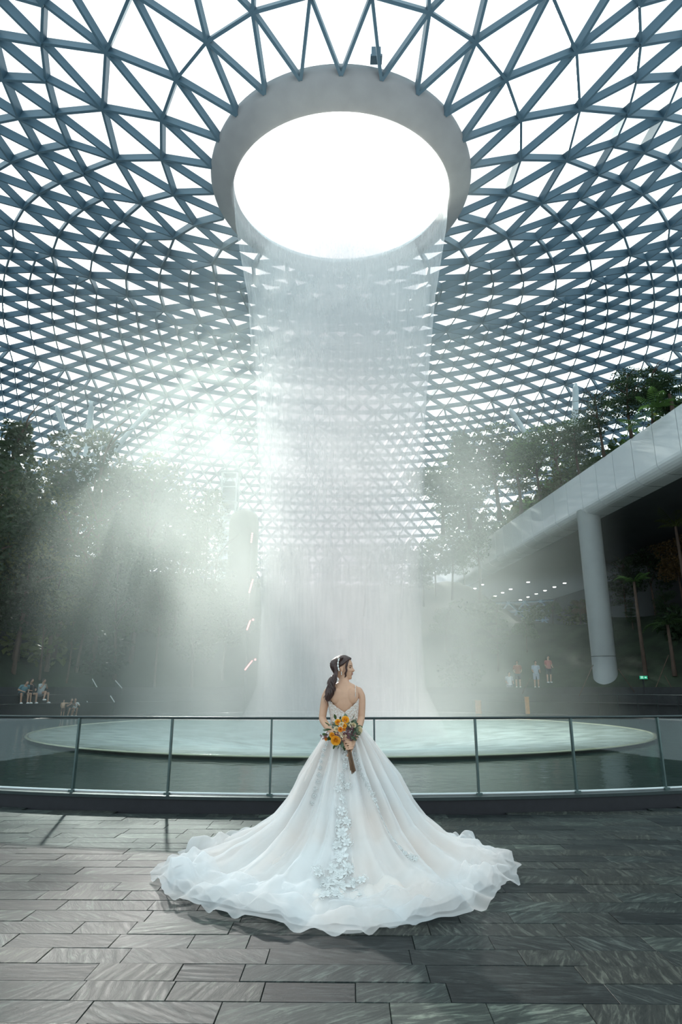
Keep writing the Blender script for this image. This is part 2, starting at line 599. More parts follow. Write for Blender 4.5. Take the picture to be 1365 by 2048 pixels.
for k in range(len(post_angles) - 1):
    a, b = post_angles[k] + 0.018 / RAIL_R, post_angles[k + 1] - 0.018 / RAIL_R
    v, f = [], []
    aa = np.linspace(a, b, 5)
    for x in aa:
        for rr in (RAIL_R - 0.006, RAIL_R + 0.006):
            for z in (0.195, TOP - 0.03): v.append(rail_pt(x, z, rr))
    for i in range(4):
        o_ = 4 * i
        f += [(o_, o_ + 4, o_ + 5, o_ + 1), (o_ + 2, o_ + 3, o_ + 7, o_ + 6), (o_, o_ + 2, o_ + 6, o_ + 4), (o_ + 1, o_ + 5, o_ + 7, o_ + 3)]
    f += [(0, 1, 3, 2), (16, 18, 19, 17)]
    obj('glass_panel', mesh_from('glass_panel', v, f, M['rail_glass']), rl)
MB().tube([rail_pt(a, 0.20) for a in np.linspace(R(-31), R(31), 60)], 0.014, 6).build('base_channel', M['white_metal'], rl)
# faint printed notice on the pane behind the bride: rows too small to read
M['print'] = pbr('white_print', (0.75, 0.8, 0.78), 0.6, var=0.05)
mb = MB()
for i in range(9):
    a = -0.22 / RAIL_R
    wdt = [0.075, 0.06, 0.082, 0.08, 0.07, 0.082, 0.079, 0.081, 0.05][i]
    mb.bar(rail_pt(a, 1.0 - i * 0.026, RAIL_R + 0.008), rail_pt(a + wdt / RAIL_R, 1.0 - i * 0.026, RAIL_R + 0.008), 0.003, 0.0015)
mb.build('printed_notice', M['print'], rl)
# ================================================================== water and mist
def water_mat(name, col, rough, bump, scale, foam=0.0, foam_r=None):
    m, nt, N, L, out = new_mat(name)
    b = N.new('ShaderNodeBsdfPrincipled')
    b.inputs['Base Color'].default_value = (*col, 1)
    b.inputs['Roughness'].default_value = rough
    b.inputs['IOR'].default_value = 1.33
    geo = N.new('ShaderNodeNewGeometry')
    nz = N.new('ShaderNodeTexNoise'); nz.inputs['Scale'].default_value = scale; nz.inputs['Detail'].default_value = 5
    L.new(geo.outputs['Position'], nz.inputs['Vector'])
    bp = N.new('ShaderNodeBump'); bp.inputs['Strength'].default_value = bump; bp.inputs['Distance'].default_value = 0.05
    L.new(nz.outputs['Fac'], bp.inputs['Height']); L.new(bp.outputs['Normal'], b.inputs['Normal'])
    if foam:
        n2 = N.new('ShaderNodeTexNoise'); n2.inputs['Scale'].default_value = 1.3; n2.inputs['Detail'].default_value = 7
        L.new(geo.outputs['Position'], n2.inputs['Vector'])
        sub = N.new('ShaderNodeVectorMath'); sub.operation = 'SUBTRACT'; sub.inputs[1].default_value = (PC.x, PC.y, 0)
        L.new(geo.outputs['Position'], sub.inputs[0])
        ln = N.new('ShaderNodeVectorMath'); ln.operation = 'LENGTH'
        L.new(sub.outputs['Vector'], ln.inputs[0])
        mr = N.new('ShaderNodeMapRange')
        mr.inputs['From Min'].default_value = 2.5; mr.inputs['From Max'].default_value = foam_r
        mr.inputs['To Min'].default_value = 1.0; mr.inputs['To Max'].default_value = 0.10
        L.new(ln.outputs['Value'], mr.inputs['Value'])
        mu = N.new('ShaderNodeMath'); mu.operation = 'MULTIPLY'
        L.new(n2.outputs['Fac'], mu.inputs[0]); L.new(mr.outputs['Result'], mu.inputs[1])
        mu2 = N.new('ShaderNodeMath'); mu2.operation = 'MULTIPLY'; mu2.inputs[1].default_value = foam * 2; mu2.use_clamp = True
        L.new(mu.outputs['Value'], mu2.inputs[0])
        d = N.new('ShaderNodeBsdfDiffuse'); d.inputs['Color'].default_value = (0.8, 0.86, 0.84, 1)
        mx = N.new('ShaderNodeMixShader')
        L.new(mu2.outputs['Value'], mx.inputs['Fac'])
        L.new(b.outputs['BSDF'], mx.inputs[1]); L.new(d.outputs['BSDF'], mx.inputs[2])
        L.new(mx.outputs['Shader'], out.inputs['Surface'])
    else:
        L.new(b.outputs['BSDF'], out.inputs['Surface'])
    return m
M['basin_water'] = water_mat('basin_water', (0.018, 0.035, 0.032), 0.10, 0.25, 3.0)
M['pool_water'] = water_mat('pool_water', (0.13, 0.14, 0.10), 0.16, 0.8, 2.2, foam=0.95, foam_r=10.5)
M['acrylic'] = pbr('acrylic_rim', (0.42, 0.40, 0.28), 0.12, var=0.1, scale=3, coat=0.6)

MB().lathe([(10.35, -0.04), (RAIL_R - 0.1, -0.04)], 96, c=(PC.x, PC.y, 0)).build('basin_water', M['basin_water'], kind='structure',
     label='dark still water of the outer basin behind the railing')
pool = empty('vortex_pool', (PC.x, PC.y, -0.55), label='round raised pool with thin pale rim below the falling water', cat='pool')
MB().lathe([(0.05, -0.35), (3.0, -0.05), (6.0, 0.30), (8.5, 0.47), (10.0, 0.56), (10.52, 0.585)], 128).build('pool_water', M['pool_water'], pool, smooth=True)
MB().lathe([(10.52, 0.57), (10.55, 0.605), (10.62, 0.61), (10.66, 0.585), (10.6, 0.56), (10.4, 0.48)], 128).build('rim', M['acrylic'], pool, smooth=True)

# ---- falling water: two ragged sheets narrowing as they fall
FALL = [(23.35, 4.98), (22.0, 4.85), (20.0, 4.45), (18.2, 4.12), (15.0, 3.82), (13.3, 3.66), (9.0, 3.36), (5.0, 3.1), (0.0, 2.9)]
fz = [p[0] for p in FALL][::-1]; fr = [p[1] for p in FALL][::-1]
def fall_r(z): return float(np.interp(z, fz, fr))
def curtain_mat(name, dens_top, dens_bot, seed):
    m, nt, N, L, out = new_mat(name)
    geo = N.new('ShaderNodeNewGeometry')
    mp = N.new('ShaderNodeMapping'); mp.inputs['Scale'].default_value = (5.0, 5.0, 0.28); mp.inputs['Location'].default_value = (seed, seed * 2, seed)
    L.new(geo.outputs['Position'], mp.inputs['Vector'])
    n1 = N.new('ShaderNodeTexNoise'); n1.inputs['Scale'].default_value = 1.5; n1.inputs['Detail'].default_value = 9; n1.inputs['Roughness'].default_value = 0.7
    L.new(mp.outputs['Vector'], n1.inputs['Vector'])
    mp2 = N.new('ShaderNodeMapping'); mp2.inputs['Scale'].default_value = (0.55, 0.55, 0.22); mp2.inputs['Location'].default_value = (seed, 0, 0)
    L.new(geo.outputs['Position'], mp2.inputs['Vector'])
    n2 = N.new('ShaderNodeTexNoise'); n2.inputs['Scale'].default_value = 1.0; n2.inputs['Detail'].default_value = 3
    L.new(mp2.outputs['Vector'], n2.inputs['Vector'])
    sep = N.new('ShaderNodeSeparateXYZ'); L.new(geo.outputs['Position'], sep.inputs[0])
    mr = N.new('ShaderNodeMapRange'); mr.inputs['From Min'].default_value = 3.0; mr.inputs['From Max'].default_value = 23.5
    mr.inputs['To Min'].default_value = dens_bot; mr.inputs['To Max'].default_value = dens_top
    L.new(sep.outputs['Z'], mr.inputs['Value'])
    a1 = N.new('ShaderNodeMath'); a1.operation = 'MULTIPLY_ADD'; a1.inputs[1].default_value = 0.6; a1.inputs[2].default_value = -0.30
    L.new(n1.outputs['Fac'], a1.inputs[0])
    a2 = N.new('ShaderNodeMath'); a2.operation = 'MULTIPLY_ADD'; a2.inputs[1].default_value = 0.7; a2.inputs[2].default_value = -0.35
    L.new(n2.outputs['Fac'], a2.inputs[0])
    s1 = N.new('ShaderNodeMath'); s1.operation = 'ADD'; L.new(a1.outputs['Value'], s1.inputs[0]); L.new(a2.outputs['Value'], s1.inputs[1])
    s2 = N.new('ShaderNodeMath'); s2.operation = 'ADD'; s2.use_clamp = True
    L.new(s1.outputs['Value'], s2.inputs[0]); L.new(mr.outputs['Result'], s2.inputs[1])
    d = N.new('ShaderNodeBsdfDiffuse'); d.inputs['Color'].default_value = (0.97, 0.98, 0.98, 1)
    tl = N.new('ShaderNodeBsdfTranslucent'); tl.inputs['Color'].default_value = (0.97, 0.98, 0.98, 1)
    mx0 = N.new('ShaderNodeMixShader'); mx0.inputs['Fac'].default_value = 0.72
    L.new(d.outputs['BSDF'], mx0.inputs[1]); L.new(tl.outputs['BSDF'], mx0.inputs[2])
    t = N.new('ShaderNodeBsdfTransparent')
    mx = N.new('ShaderNodeMixShader')
    L.new(s2.outputs['Value'], mx.inputs['Fac'])
    L.new(t.outputs['BSDF'], mx.inputs[1]); L.new(mx0.outputs['Shader'], mx.inputs[2])
    L.new(mx.outputs['Shader'], out.inputs['Surface'])
    return m
M['curtain'] = curtain_mat('falling_water', 0.34, 0.07, 3.0)
M['curtain_in'] = curtain_mat('falling_water_inner', 0.06, 0.06, 11.0)
wf = empty('waterfall', (PC.x, PC.y, 0), label='white column of falling water from the roof opening to the pool', cat='waterfall', kind='stuff')
def curtain(name, k, mat, seed, amp):
    zs = list(np.linspace(23.4, 0.0, 60))
    seg = 160
    v, f = [], []
    for z in zs:
        for j in range(seg):
            a = 2 * math.pi * j / seg
            d = noise.noise(Vector((math.cos(a) * 5, math.sin(a) * 5, z * 0.12 + seed))) + 0.6 * noise.noise(Vector((math.cos(a) * 14, math.sin(a) * 14, z * 0.2 + seed)))
            r_ = fall_r(z) * k + amp * d * min(1.0, (23.4 - z) / 6)
            v.append((r_ * math.cos(a), r_ * math.sin(a), z))
    for i in range(len(zs) - 1):
        for j in range(seg):
            f.append((i * seg + j, (i + 1) * seg + j, (i + 1) * seg + (j + 1) % seg, i * seg + (j + 1) % seg))
    obj(name, mesh_from(name, v, f, mat, True), wf, kind='stuff')
curtain('water_sheet', 1.0, M['curtain'], 0.0, 0.16)

# ---- mist: soft bodies of fine spray around the column and over the pool
def vol_mat(name, density, col=(0.93, 0.985, 0.96), g=0.55):
    m, nt, N, L, out = new_mat(name)
    v = N.new('ShaderNodeVolumeScatter')
    v.inputs['Color'].default_value = (*col, 1)
    v.inputs['Density'].default_value = density
    v.inputs['Anisotropy'].default_value = g
    L.new(v.outputs['Volume'], out.inputs['Volume'])
    return m
def het_mat(name, g=0.48):
    m, nt, N, L, out = new_mat(name)
    v = N.new('ShaderNodeVolumeScatter')
    v.inputs['Color'].default_value = (0.90, 0.985, 0.935, 1)
    v.inputs['Anisotropy'].default_value = g
    geo = N.new('ShaderNodeNewGeometry')
    sub = N.new('ShaderNodeVectorMath'); sub.operation = 'SUBTRACT'; sub.inputs[1].default_value = (PC.x - 1.2, PC.y, 0)      # mist centre shifted left to brighten that side
    L.new(geo.outputs['Position'], sub.inputs[0])
    sep = N.new('ShaderNodeSeparateXYZ'); L.new(sub.outputs['Vector'], sep.inputs[0])
    flat = N.new('ShaderNodeVectorMath'); flat.operation = 'MULTIPLY'; flat.inputs[1].default_value = (1, 1, 0)
    L.new(sub.outputs['Vector'], flat.inputs[0])
    ln = N.new('ShaderNodeVectorMath'); ln.operation = 'LENGTH'; L.new(flat.outputs['Vector'], ln.inputs[0])
    # thins outwards and upwards
    mr = N.new('ShaderNodeMapRange'); mr.interpolation_type = 'SMOOTHSTEP'
    mr.inputs['From Min'].default_value = 3.0; mr.inputs['From Max'].default_value = 12.0
    mr.inputs['To Min'].default_value = MIST_IN; mr.inputs['To Max'].default_value = 0.0
    L.new(ln.outputs['Value'], mr.inputs['Value'])
    mz = N.new('ShaderNodeMapRange'); mz.interpolation_type = 'SMOOTHSTEP'
    mz.inputs['From Min'].default_value = 5.0; mz.inputs['From Max'].default_value = 23.0
    mz.inputs['To Min'].default_value = 1.0; mz.inputs['To Max'].default_value = 0.0
    L.new(sep.outputs['Z'], mz.inputs['Value'])
    mp = N.new('ShaderNodeMapping'); mp.inputs['Scale'].default_value = (0.22, 0.22, 0.13); mp.inputs['Rotation'].default_value = (0, R(-18), 0)
    L.new(geo.outputs['Position'], mp.inputs['Vector'])
    nz = N.new('ShaderNodeTexNoise'); nz.inputs['Scale'].default_value = 1.0; nz.inputs['Detail'].default_value = 2.5
    L.new(mp.outputs['Vector'], nz.inputs['Vector'])
    mn = N.new('ShaderNodeMapRange'); mn.inputs['From Min'].default_value = 0.36; mn.inputs['From Max'].default_value = 0.66
    mn.inputs['To Min'].default_value = 0.15; mn.inputs['To Max'].default_value = 1.6
    L.new(nz.outputs['Fac'], mn.inputs['Value'])
    p1 = N.new('ShaderNodeMath'); p1.operation = 'MULTIPLY'; L.new(mr.outputs['Result'], p1.inputs[0]); L.new(mz.outputs['Result'], p1.inputs[1])
    p2 = N.new('ShaderNodeMath'); p2.operation = 'MULTIPLY'; L.new(p1.outputs['Value'], p2.inputs[0]); L.new(mn.outputs['Result'], p2.inputs[1])
    L.new(p2.outputs['Value'], v.inputs['Density'])
    L.new(v.outputs['Volume'], out.inputs['Volume'])
    return m
MIST_IN = 0.098
spray = empty('mist', (PC.x, PC.y, 0), label='drifting veil of fine white spray around the waterfall', cat='mist', kind='stuff')
MB().lathe([(0.01, -0.4), (16.4, -0.4), (17.2, 2.5), (17.2, 12), (14, 18), (9, 22.0), (0.01, 22.4)], 40).build('spray_cloud', het_mat('spray'), spray, kind='stuff')
MB().lathe([(0.01, -0.3), (4.0, -0.3), (3.2, 1.5), (3.05, 5.0), (3.3, 9.0), (3.6, 13.3), (3.8, 16.0), (4.0, 18.5), (3.4, 20.5), (0.01, 21.5)], 40).build('spray_core', vol_mat('spray_core', 0.22, g=0.45), spray, kind='stuff')
# ================================================================== terraces, planting and the far structures
M['earth'] = pbr('planted_slope', (0.022, 0.034, 0.018), 0.9, var=0.6, scale=0.8, bump=0.8, bscale=2.5)
M['dark_stone'] = pbr('dark_terrace_stone', (0.030, 0.032, 0.034), 0.6, var=0.25, scale=2.0)
M['bark'] = pbr('bark', (0.085, 0.055, 0.040), 0.85, var=0.35, scale=6, bump=0.6, bscale=18, stretch=(1, 1, 0.25))
def leaf_mat(name, col, var=0.4):
    return pbr(name, col, 0.5, var=var, scale=1.3, obj_random=0.25, trans=0.35, spec=0.3)
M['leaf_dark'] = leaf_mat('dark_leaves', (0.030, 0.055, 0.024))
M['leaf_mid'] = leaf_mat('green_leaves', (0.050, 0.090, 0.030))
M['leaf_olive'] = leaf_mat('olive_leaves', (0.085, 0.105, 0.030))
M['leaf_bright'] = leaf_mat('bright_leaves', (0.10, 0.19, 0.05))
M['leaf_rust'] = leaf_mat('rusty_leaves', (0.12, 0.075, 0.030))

def hill_h(r, a):
    """height of the planted slope; a = azimuth around the pool, 0 towards the camera side, +-pi behind"""
    side = 0.5 + 0.5 * math.cos(2 * (abs(a) - R(115)))
    k = 0.42 + 0.26 * side
    h = 0.65
    if r > 21.5: h = 0.65 + (r - 21.5) * k
    cap = 11.5 if a < 0 else 5.5 + 6.0 * max(0.0, min(1.0, (a - R(152)) / R(12)))
    return min(h, cap)
# far promenade, retaining wall and terraces around the basin (open towards the viewer)
AA0, AA1 = R(-90 + 52), R(270 - 52)
pv = empty('ground', (PC.x, PC.y, 0), kind='structure', label='dark promenade and planted terraces around the far side of the pool')
MB().lathe([(RAIL_R - 0.3, -0.5), (RAIL_R - 0.3, 0.02), (18.2, 0.02)], 96, a0=AA0, a1=AA1).build('promenade', M['dark_stone'], pv)
MB().lathe([(18.2, 0.02), (18.2, 0.62), (18.12, 0.62), (18.12, 0.68), (18.9, 0.68), (18.9, 1.1), (19.9, 1.1), (19.9, 1.5), (20.6, 1.5)], 96, a0=AA0, a1=AA1).build('seat_terrace', M['dark_stone'], pv)
seg = 120; rs = list(np.linspace(20.5, 46, 22))
v, f = [], []
for r_ in rs:
    for k in range(seg + 1):
        a = AA0 + (AA1 - AA0) * k / seg
        ca = ((a + math.pi / 2 + math.pi) % (2 * math.pi)) - math.pi
        h = hill_h(r_, ca) + 0.8 * (r_ > 21) + 0.5 * noise.noise(Vector((r_ * math.cos(a) * 0.3, r_ * math.sin(a) * 0.3, 0)))
        v.append((r_ * math.cos(a), r_ * math.sin(a), h))
for i in range(len(rs) - 1):
    for k in range(seg):
        f.append((i * (seg + 1) + k, i * (seg + 1) + k + 1, (i + 1) * (seg + 1) + k + 1, (i + 1) * (seg + 1) + k))
obj('planted_slope', mesh_from('planted_slope', v, f, M['earth'], True), pv)
def ground_at(x, y):
    dx, dy = x - PC.x, y - PC.y
    r_ = math.hypot(dx, dy); a = math.atan2(dy, dx)
    ca = ((a + math.pi / 2 + math.pi) % (2 * math.pi)) - math.pi
    if r_ < 18.2: return 0.02
    if r_ < 18.9: return 0.68
    if r_ < 19.9: return 1.1
    if r_ < 20.6: return 1.5
    return hill_h(min(r_, 46), ca) + 0.8 * (r_ > 21) + 0.5 * noise.noise(Vector((dx * 0.3, dy * 0.3, 0)))

# ---- foliage
def leaf_cloud(seed, blobs, n, size, droop=0.2):
    """leaves (each a folded pair of triangles) spread through ellipsoid blobs"""
    rr = np.random.RandomState(seed)
    w = np.array([b[1][0] * b[1][1] * b[1][2] for b in blobs]) ** 0.66
    cnt = np.maximum(n // 60, (n * w / w.sum()).astype(int))
    v, f = [], []
    for (c, rad), m in zip(blobs, cnt):
        d = rr.normal(size=(m, 3)); d /= np.linalg.norm(d, axis=1)[:, None]
        t = rr.uniform(0.45, 1.05, m) ** 0.6
        pos = np.array(c) + d * np.array(rad) * t[:, None]
        for p, dd in zip(pos, d):
            ax = np.array([rr.normal(), rr.normal(), rr.normal() * 0.5 - droop]) + dd * 0.8
            ax /= np.linalg.norm(ax)
            s = np.cross(ax, rr.normal(size=3)); s /= np.linalg.norm(s) + 1e-6
            u = np.cross(ax, s)
            L_ = size * rr.uniform(0.6, 1.3); W_ = L_ * 0.32
            b = len(v)
            v += [tuple(p), tuple(p + ax * L_ * 0.5 + s * W_ + u * W_ * 0.3), tuple(p + ax * L_), tuple(p + ax * L_ * 0.5 - s * W_ + u * W_ * 0.3)]
            f.append((b, b + 1, b + 2)); f.append((b, b + 2, b + 3))
    return v, f
def trunk_geo(seed, H, r0, spread, nb=6, lean=0.04, top=0.8):
    rr = random.Random(seed)
    mb = MB()
    lx, ly = rr.uniform(-lean, lean) * H, rr.uniform(-lean, lean) * H
    ctr = [(lx * (t ** 1.5) + 0.02 * H * math.sin(3 * t + seed), ly * (t ** 1.5), H * top * t) for t in np.linspace(0, 1, 7)]
    mb.tube(ctr, [r0 * (1.25 - 0.2 * min(1, i)) * (1 - 0.12 * i) for i in range(7)], 7)
    for i in range(nb):
        t = rr.uniform(0.5, 1.0); k = t * 6; i0 = min(5, int(k))
        p = Vector(ctr[i0]).lerp(Vector(ctr[i0 + 1]), k - i0)
        a = 2 * math.pi * i / nb + rr.uniform(-0.4, 0.4)
        q = p + Vector((math.cos(a) * spread, math.sin(a) * spread, H * (0.12 + 0.12 * rr.random())))
        mb.tube([p, p.lerp(q, 0.5) + Vector((0, 0, 0.04 * H)), q], [r0 * 0.4, r0 * 0.28, r0 * 0.12], 5)
    return mb
def tree_proto(kind, seed):
    """unit trees: height about 10 m; returns (trunk mesh, foliage mesh)"""
    rr = random.Random(seed)
    if kind == 'broad':
        tr = trunk_geo(seed, 10, 0.17, 2.0, 8)
        blobs = [((rr.uniform(-2.2, 2.2), rr.uniform(-2.2, 2.2), rr.uniform(4.6, 9.2)), (rr.uniform(0.9, 1.6), rr.uniform(0.9, 1.6), rr.uniform(0.6, 1.0))) for _ in range(20)]
        lv = leaf_cloud(seed, blobs, 5200, 0.23)
    elif kind == 'layered':            # flat tiers of small leaves
        tr = trunk_geo(seed, 10, 0.15, 2.4, 9, top=0.95)
        blobs = []
        for k in range(7):
            z = 3.6 + k * 0.98; rad = 2.7 * (1 - abs(k - 2.4) / 7.5)
            for _ in range(4):
                a = rr.uniform(0, 6.28); d = rad * rr.uniform(0.2, 0.8)
                blobs.append(((d * math.cos(a), d * math.sin(a), z + rr.uniform(-0.2, 0.2)), (rad * 0.52, rad * 0.52, 0.30)))
        lv = leaf_cloud(seed, blobs, 5200, 0.19)
    elif kind == 'conical':
        tr = trunk_geo(seed, 10, 0.13, 0.7, 8, lean=0.005, top=0.9)
        blobs = []
        for k in range(15):
            z = 1.8 + k * 0.56; rad = 2.1 * (1 - k / 17.5) + 0.2
            for j in range(3):
                a = rr.uniform(0, 6.28)
                blobs.append(((0.45 * rad * math.cos(a), 0.45 * rad * math.sin(a), z), (rad * 0.62, rad * 0.62, 0.42)))
        lv = leaf_cloud(seed, blobs, 6000, 0.22, droop=0.5)
    elif kind == 'slender':            # tall bare stem with a high light crown
        tr = trunk_geo(seed, 10, 0.13, 1.3, 7, lean=0.06, top=0.9)
        blobs = [((rr.uniform(-1.4, 1.4), rr.uniform(-1.4, 1.4), rr.uniform(5.6, 9.6)), (rr.uniform(0.6, 1.0), rr.uniform(0.6, 1.0), rr.uniform(0.4, 0.7))) for _ in range(15)]
        lv = leaf_cloud(seed, blobs, 3600, 0.22)
    return tr.mesh('trunk', M['bark'], True), lv
PROTO = {}
def get_tree(kind, var, leaf):
    key = (kind, var, leaf)
    if key not in PROTO:
        if (kind, var) not in PROTO: PROTO[(kind, var)] = tree_proto(kind, 17 * var + len(kind))
        tm, (v, f) = PROTO[(kind, var)]
        PROTO[key] = (tm, mesh_from('foliage', v, f, M[leaf]))
    return PROTO[key]
def tree(name, x, y, top_z, kind, var, leaf, label, group, base=None, wide=1.0):
    b = (ground_at(x, y) if base is None else base) - 0.1
    h = max(2.0, top_z - b)
    tm, fm = get_tree(kind, var, leaf)
    t = empty(name, (x, y, b), rnd.uniform(0, 6.28), label=label, cat='tree', group=group)
    s = h / 10.0
    sw = s * wide if wide != 1.0 else s
    for nm, me in (('trunk', tm), ('foliage', fm)):
        o = obj(nm, me, t)
        o.scale = (sw, sw, s)
        if nm == 'foliage': o['kind'] = 'stuff'
    return t

# palms and ferns share one frond builder
def frond(mb, p, a, L_, rise, n=12, w=0.5, droop=1.0):
    d = Vector((math.cos(a), math.sin(a), 0)); s = Vector((-d.y, d.x, 0))
    pts = []
    for i in range(n + 1):
        t = i / n
        pts.append(Vector(p) + d * L_ * t * (1 - 0.15 * t) + Vector((0, 0, L_ * (rise * t - droop * 0.75 * t * t))))
    for i in range(n):
        mb.bar(pts[i], pts[i + 1], 0.02 * L_ * (1 - i / n) + 0.006, 0.012)
    for i in range(1, n + 1):
        t = i / n
        w_ = w * L_ * math.sin(math.pi * (0.12 + 0.83 * t)) * 0.55
        for sg in (-1, 1):
            q = pts[i]; e_ = q + s * sg * w_ + d * w_ * 0.55 - Vector((0, 0, w_ * 0.35))
            wd = 0.055 * L_ * d
            k = len(mb.v)
            mb.v += [tuple(q - wd * 0.5), tuple(q + wd * 0.5), tuple(q.lerp(e_, 0.6) + wd * 0.5), tuple(e_), tuple(q.lerp(e_, 0.6) - wd * 0.5)]
            mb.f += [(k, k + 1, k + 2, k + 4), (k + 4, k + 2, k + 3)]
def palm(x, y, base, H, label, leaf='leaf_dark', L_=2.2, nf=11, name='palm_tree', group=None, cat='palm'):
    t = empty(name, (x, y, base), rnd.uniform(0, 6), label=label, cat=cat, group=group)
    if H > 0.6:
        MB().tube([(0, 0, 0), (0.05, 0, H * 0.5), (0, 0.03, H)], [0.13, 0.10, 0.08], 8).build('trunk', M['bark'], t, smooth=True)
    for i in range(nf):
        mb = MB()
        frond(mb, (0, 0, H), 2 * math.pi * i / nf + rnd.uniform(-0.2, 0.2), L_ * rnd.uniform(0.8, 1.1), rnd.uniform(0.35, 1.25), droop=rnd.uniform(0.6, 1.1))
        mb.build('frond', M[leaf], t)
    return t

# (photo column, depth, photo row of the top, kind, variant, leaf, words that single it out)
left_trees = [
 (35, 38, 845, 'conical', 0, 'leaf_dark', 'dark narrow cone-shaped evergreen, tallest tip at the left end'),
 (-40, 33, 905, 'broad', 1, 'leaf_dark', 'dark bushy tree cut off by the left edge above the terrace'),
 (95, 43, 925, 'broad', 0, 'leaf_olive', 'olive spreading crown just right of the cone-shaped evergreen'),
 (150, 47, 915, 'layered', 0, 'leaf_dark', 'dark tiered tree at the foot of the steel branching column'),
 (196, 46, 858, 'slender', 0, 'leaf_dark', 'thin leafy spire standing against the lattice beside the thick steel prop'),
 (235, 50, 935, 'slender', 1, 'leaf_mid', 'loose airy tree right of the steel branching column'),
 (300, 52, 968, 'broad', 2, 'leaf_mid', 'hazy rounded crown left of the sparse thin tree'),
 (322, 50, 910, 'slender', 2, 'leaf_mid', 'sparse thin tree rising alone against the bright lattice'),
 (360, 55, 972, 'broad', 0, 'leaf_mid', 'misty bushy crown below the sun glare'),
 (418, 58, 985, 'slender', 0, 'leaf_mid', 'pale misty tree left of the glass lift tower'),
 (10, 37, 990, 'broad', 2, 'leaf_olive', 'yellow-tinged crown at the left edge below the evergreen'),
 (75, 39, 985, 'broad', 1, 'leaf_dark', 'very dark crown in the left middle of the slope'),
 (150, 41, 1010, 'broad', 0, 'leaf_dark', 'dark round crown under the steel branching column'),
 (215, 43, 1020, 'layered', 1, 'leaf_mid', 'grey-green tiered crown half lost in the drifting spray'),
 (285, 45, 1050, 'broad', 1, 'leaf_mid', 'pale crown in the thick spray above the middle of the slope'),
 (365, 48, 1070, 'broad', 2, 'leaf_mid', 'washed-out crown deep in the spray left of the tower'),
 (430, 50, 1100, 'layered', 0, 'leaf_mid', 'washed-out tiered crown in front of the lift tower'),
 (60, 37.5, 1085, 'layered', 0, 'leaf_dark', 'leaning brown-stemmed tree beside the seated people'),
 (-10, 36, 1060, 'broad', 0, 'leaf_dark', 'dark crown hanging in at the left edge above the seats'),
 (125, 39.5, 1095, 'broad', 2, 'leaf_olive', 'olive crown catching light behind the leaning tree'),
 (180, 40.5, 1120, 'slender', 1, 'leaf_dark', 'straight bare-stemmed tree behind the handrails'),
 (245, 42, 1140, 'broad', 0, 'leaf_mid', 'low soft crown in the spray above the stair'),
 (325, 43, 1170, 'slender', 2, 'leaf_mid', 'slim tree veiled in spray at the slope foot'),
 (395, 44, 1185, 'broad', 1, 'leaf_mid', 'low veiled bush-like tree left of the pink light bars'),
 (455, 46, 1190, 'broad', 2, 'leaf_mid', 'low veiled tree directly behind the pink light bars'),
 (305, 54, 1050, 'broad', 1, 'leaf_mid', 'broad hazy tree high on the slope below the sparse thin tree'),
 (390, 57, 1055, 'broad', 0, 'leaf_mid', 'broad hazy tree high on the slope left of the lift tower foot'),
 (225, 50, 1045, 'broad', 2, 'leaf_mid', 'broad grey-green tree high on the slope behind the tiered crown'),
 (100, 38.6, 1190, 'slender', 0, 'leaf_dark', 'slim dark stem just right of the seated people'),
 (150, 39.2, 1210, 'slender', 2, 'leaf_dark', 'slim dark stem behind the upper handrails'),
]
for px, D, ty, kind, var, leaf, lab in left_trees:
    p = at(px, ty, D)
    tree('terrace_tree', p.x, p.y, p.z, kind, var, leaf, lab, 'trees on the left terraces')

# ---- bridge-like canopy on the right: curved white fascia panels and a dark soffit with lights
BR = Vector((0, 0, 0)); b_az = R(-6.3)
b_d = Vector((math.sin(b_az), math.cos(b_az), 0)); b_n = Vector((b_d.y, -b_d.x, 0))       # along, and away from the pool
p0 = at(1365, 805, 29.0)
z_top, z_bot = p0.z, at(1365, 912, 29.0).z
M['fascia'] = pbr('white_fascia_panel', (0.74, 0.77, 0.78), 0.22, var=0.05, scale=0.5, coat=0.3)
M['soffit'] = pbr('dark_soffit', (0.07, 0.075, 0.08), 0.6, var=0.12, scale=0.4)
br = empty('canopy_deck', (p0.x, p0.y, z_bot), label='long raised deck with white panelled edge and dark underside', cat='canopy')
inv = -Vector(br.location)
def bp_(s, n_, z): return Vector((p0.x, p0.y, 0)) + b_d * s + b_n * n_ + Vector((0, 0, z)) + inv
H_ = z_top - z_bot
cs = [(0.55, z_top + 0.02), (0.06, z_top), (0.0, z_top - 0.06)]
for t in np.linspace(0, 1, 7):
    cs.append((0.75 - 0.75 * math.cos(t * math.pi / 2) if False else 0.75 * (1 - math.cos(t * math.pi / 2)), z_bot + 0.55 * (1 - math.sin(t * math.pi / 2))))
cs.append((1.6, z_bot))
PAN = 2.05
for k in range(-5, 30):
    s0, s1 = k * PAN + 0.025 + 0.62, (k + 1) * PAN - 0.025 + 0.62
    v, f = [], []
    for s in (s0, s1):
        for (n_, z) in cs: v.append(bp_(s, n_, z))
        for (n_, z) in cs: v.append(bp_(s, n_ + 0.06, z + 0.0))
    m_ = len(cs)
    for i in range(m_ - 1):
        f.append((i, i + 1, 2 * m_ + i + 1, 2 * m_ + i))
    for o_ in (0, 2 * m_):
        for i in range(m_ - 1):
            f.append((o_ + i, o_ + m_ + i, o_ + m_ + i + 1, o_ + i + 1) if o_ else (o_ + i, o_ + i + 1, o_ + m_ + i + 1, o_ + m_ + i))
    obj('fascia_panel', mesh_from('fascia_panel', v, f, M['fascia']), br)
S0, S1 = -5 * PAN, 30 * PAN
mb = MB()
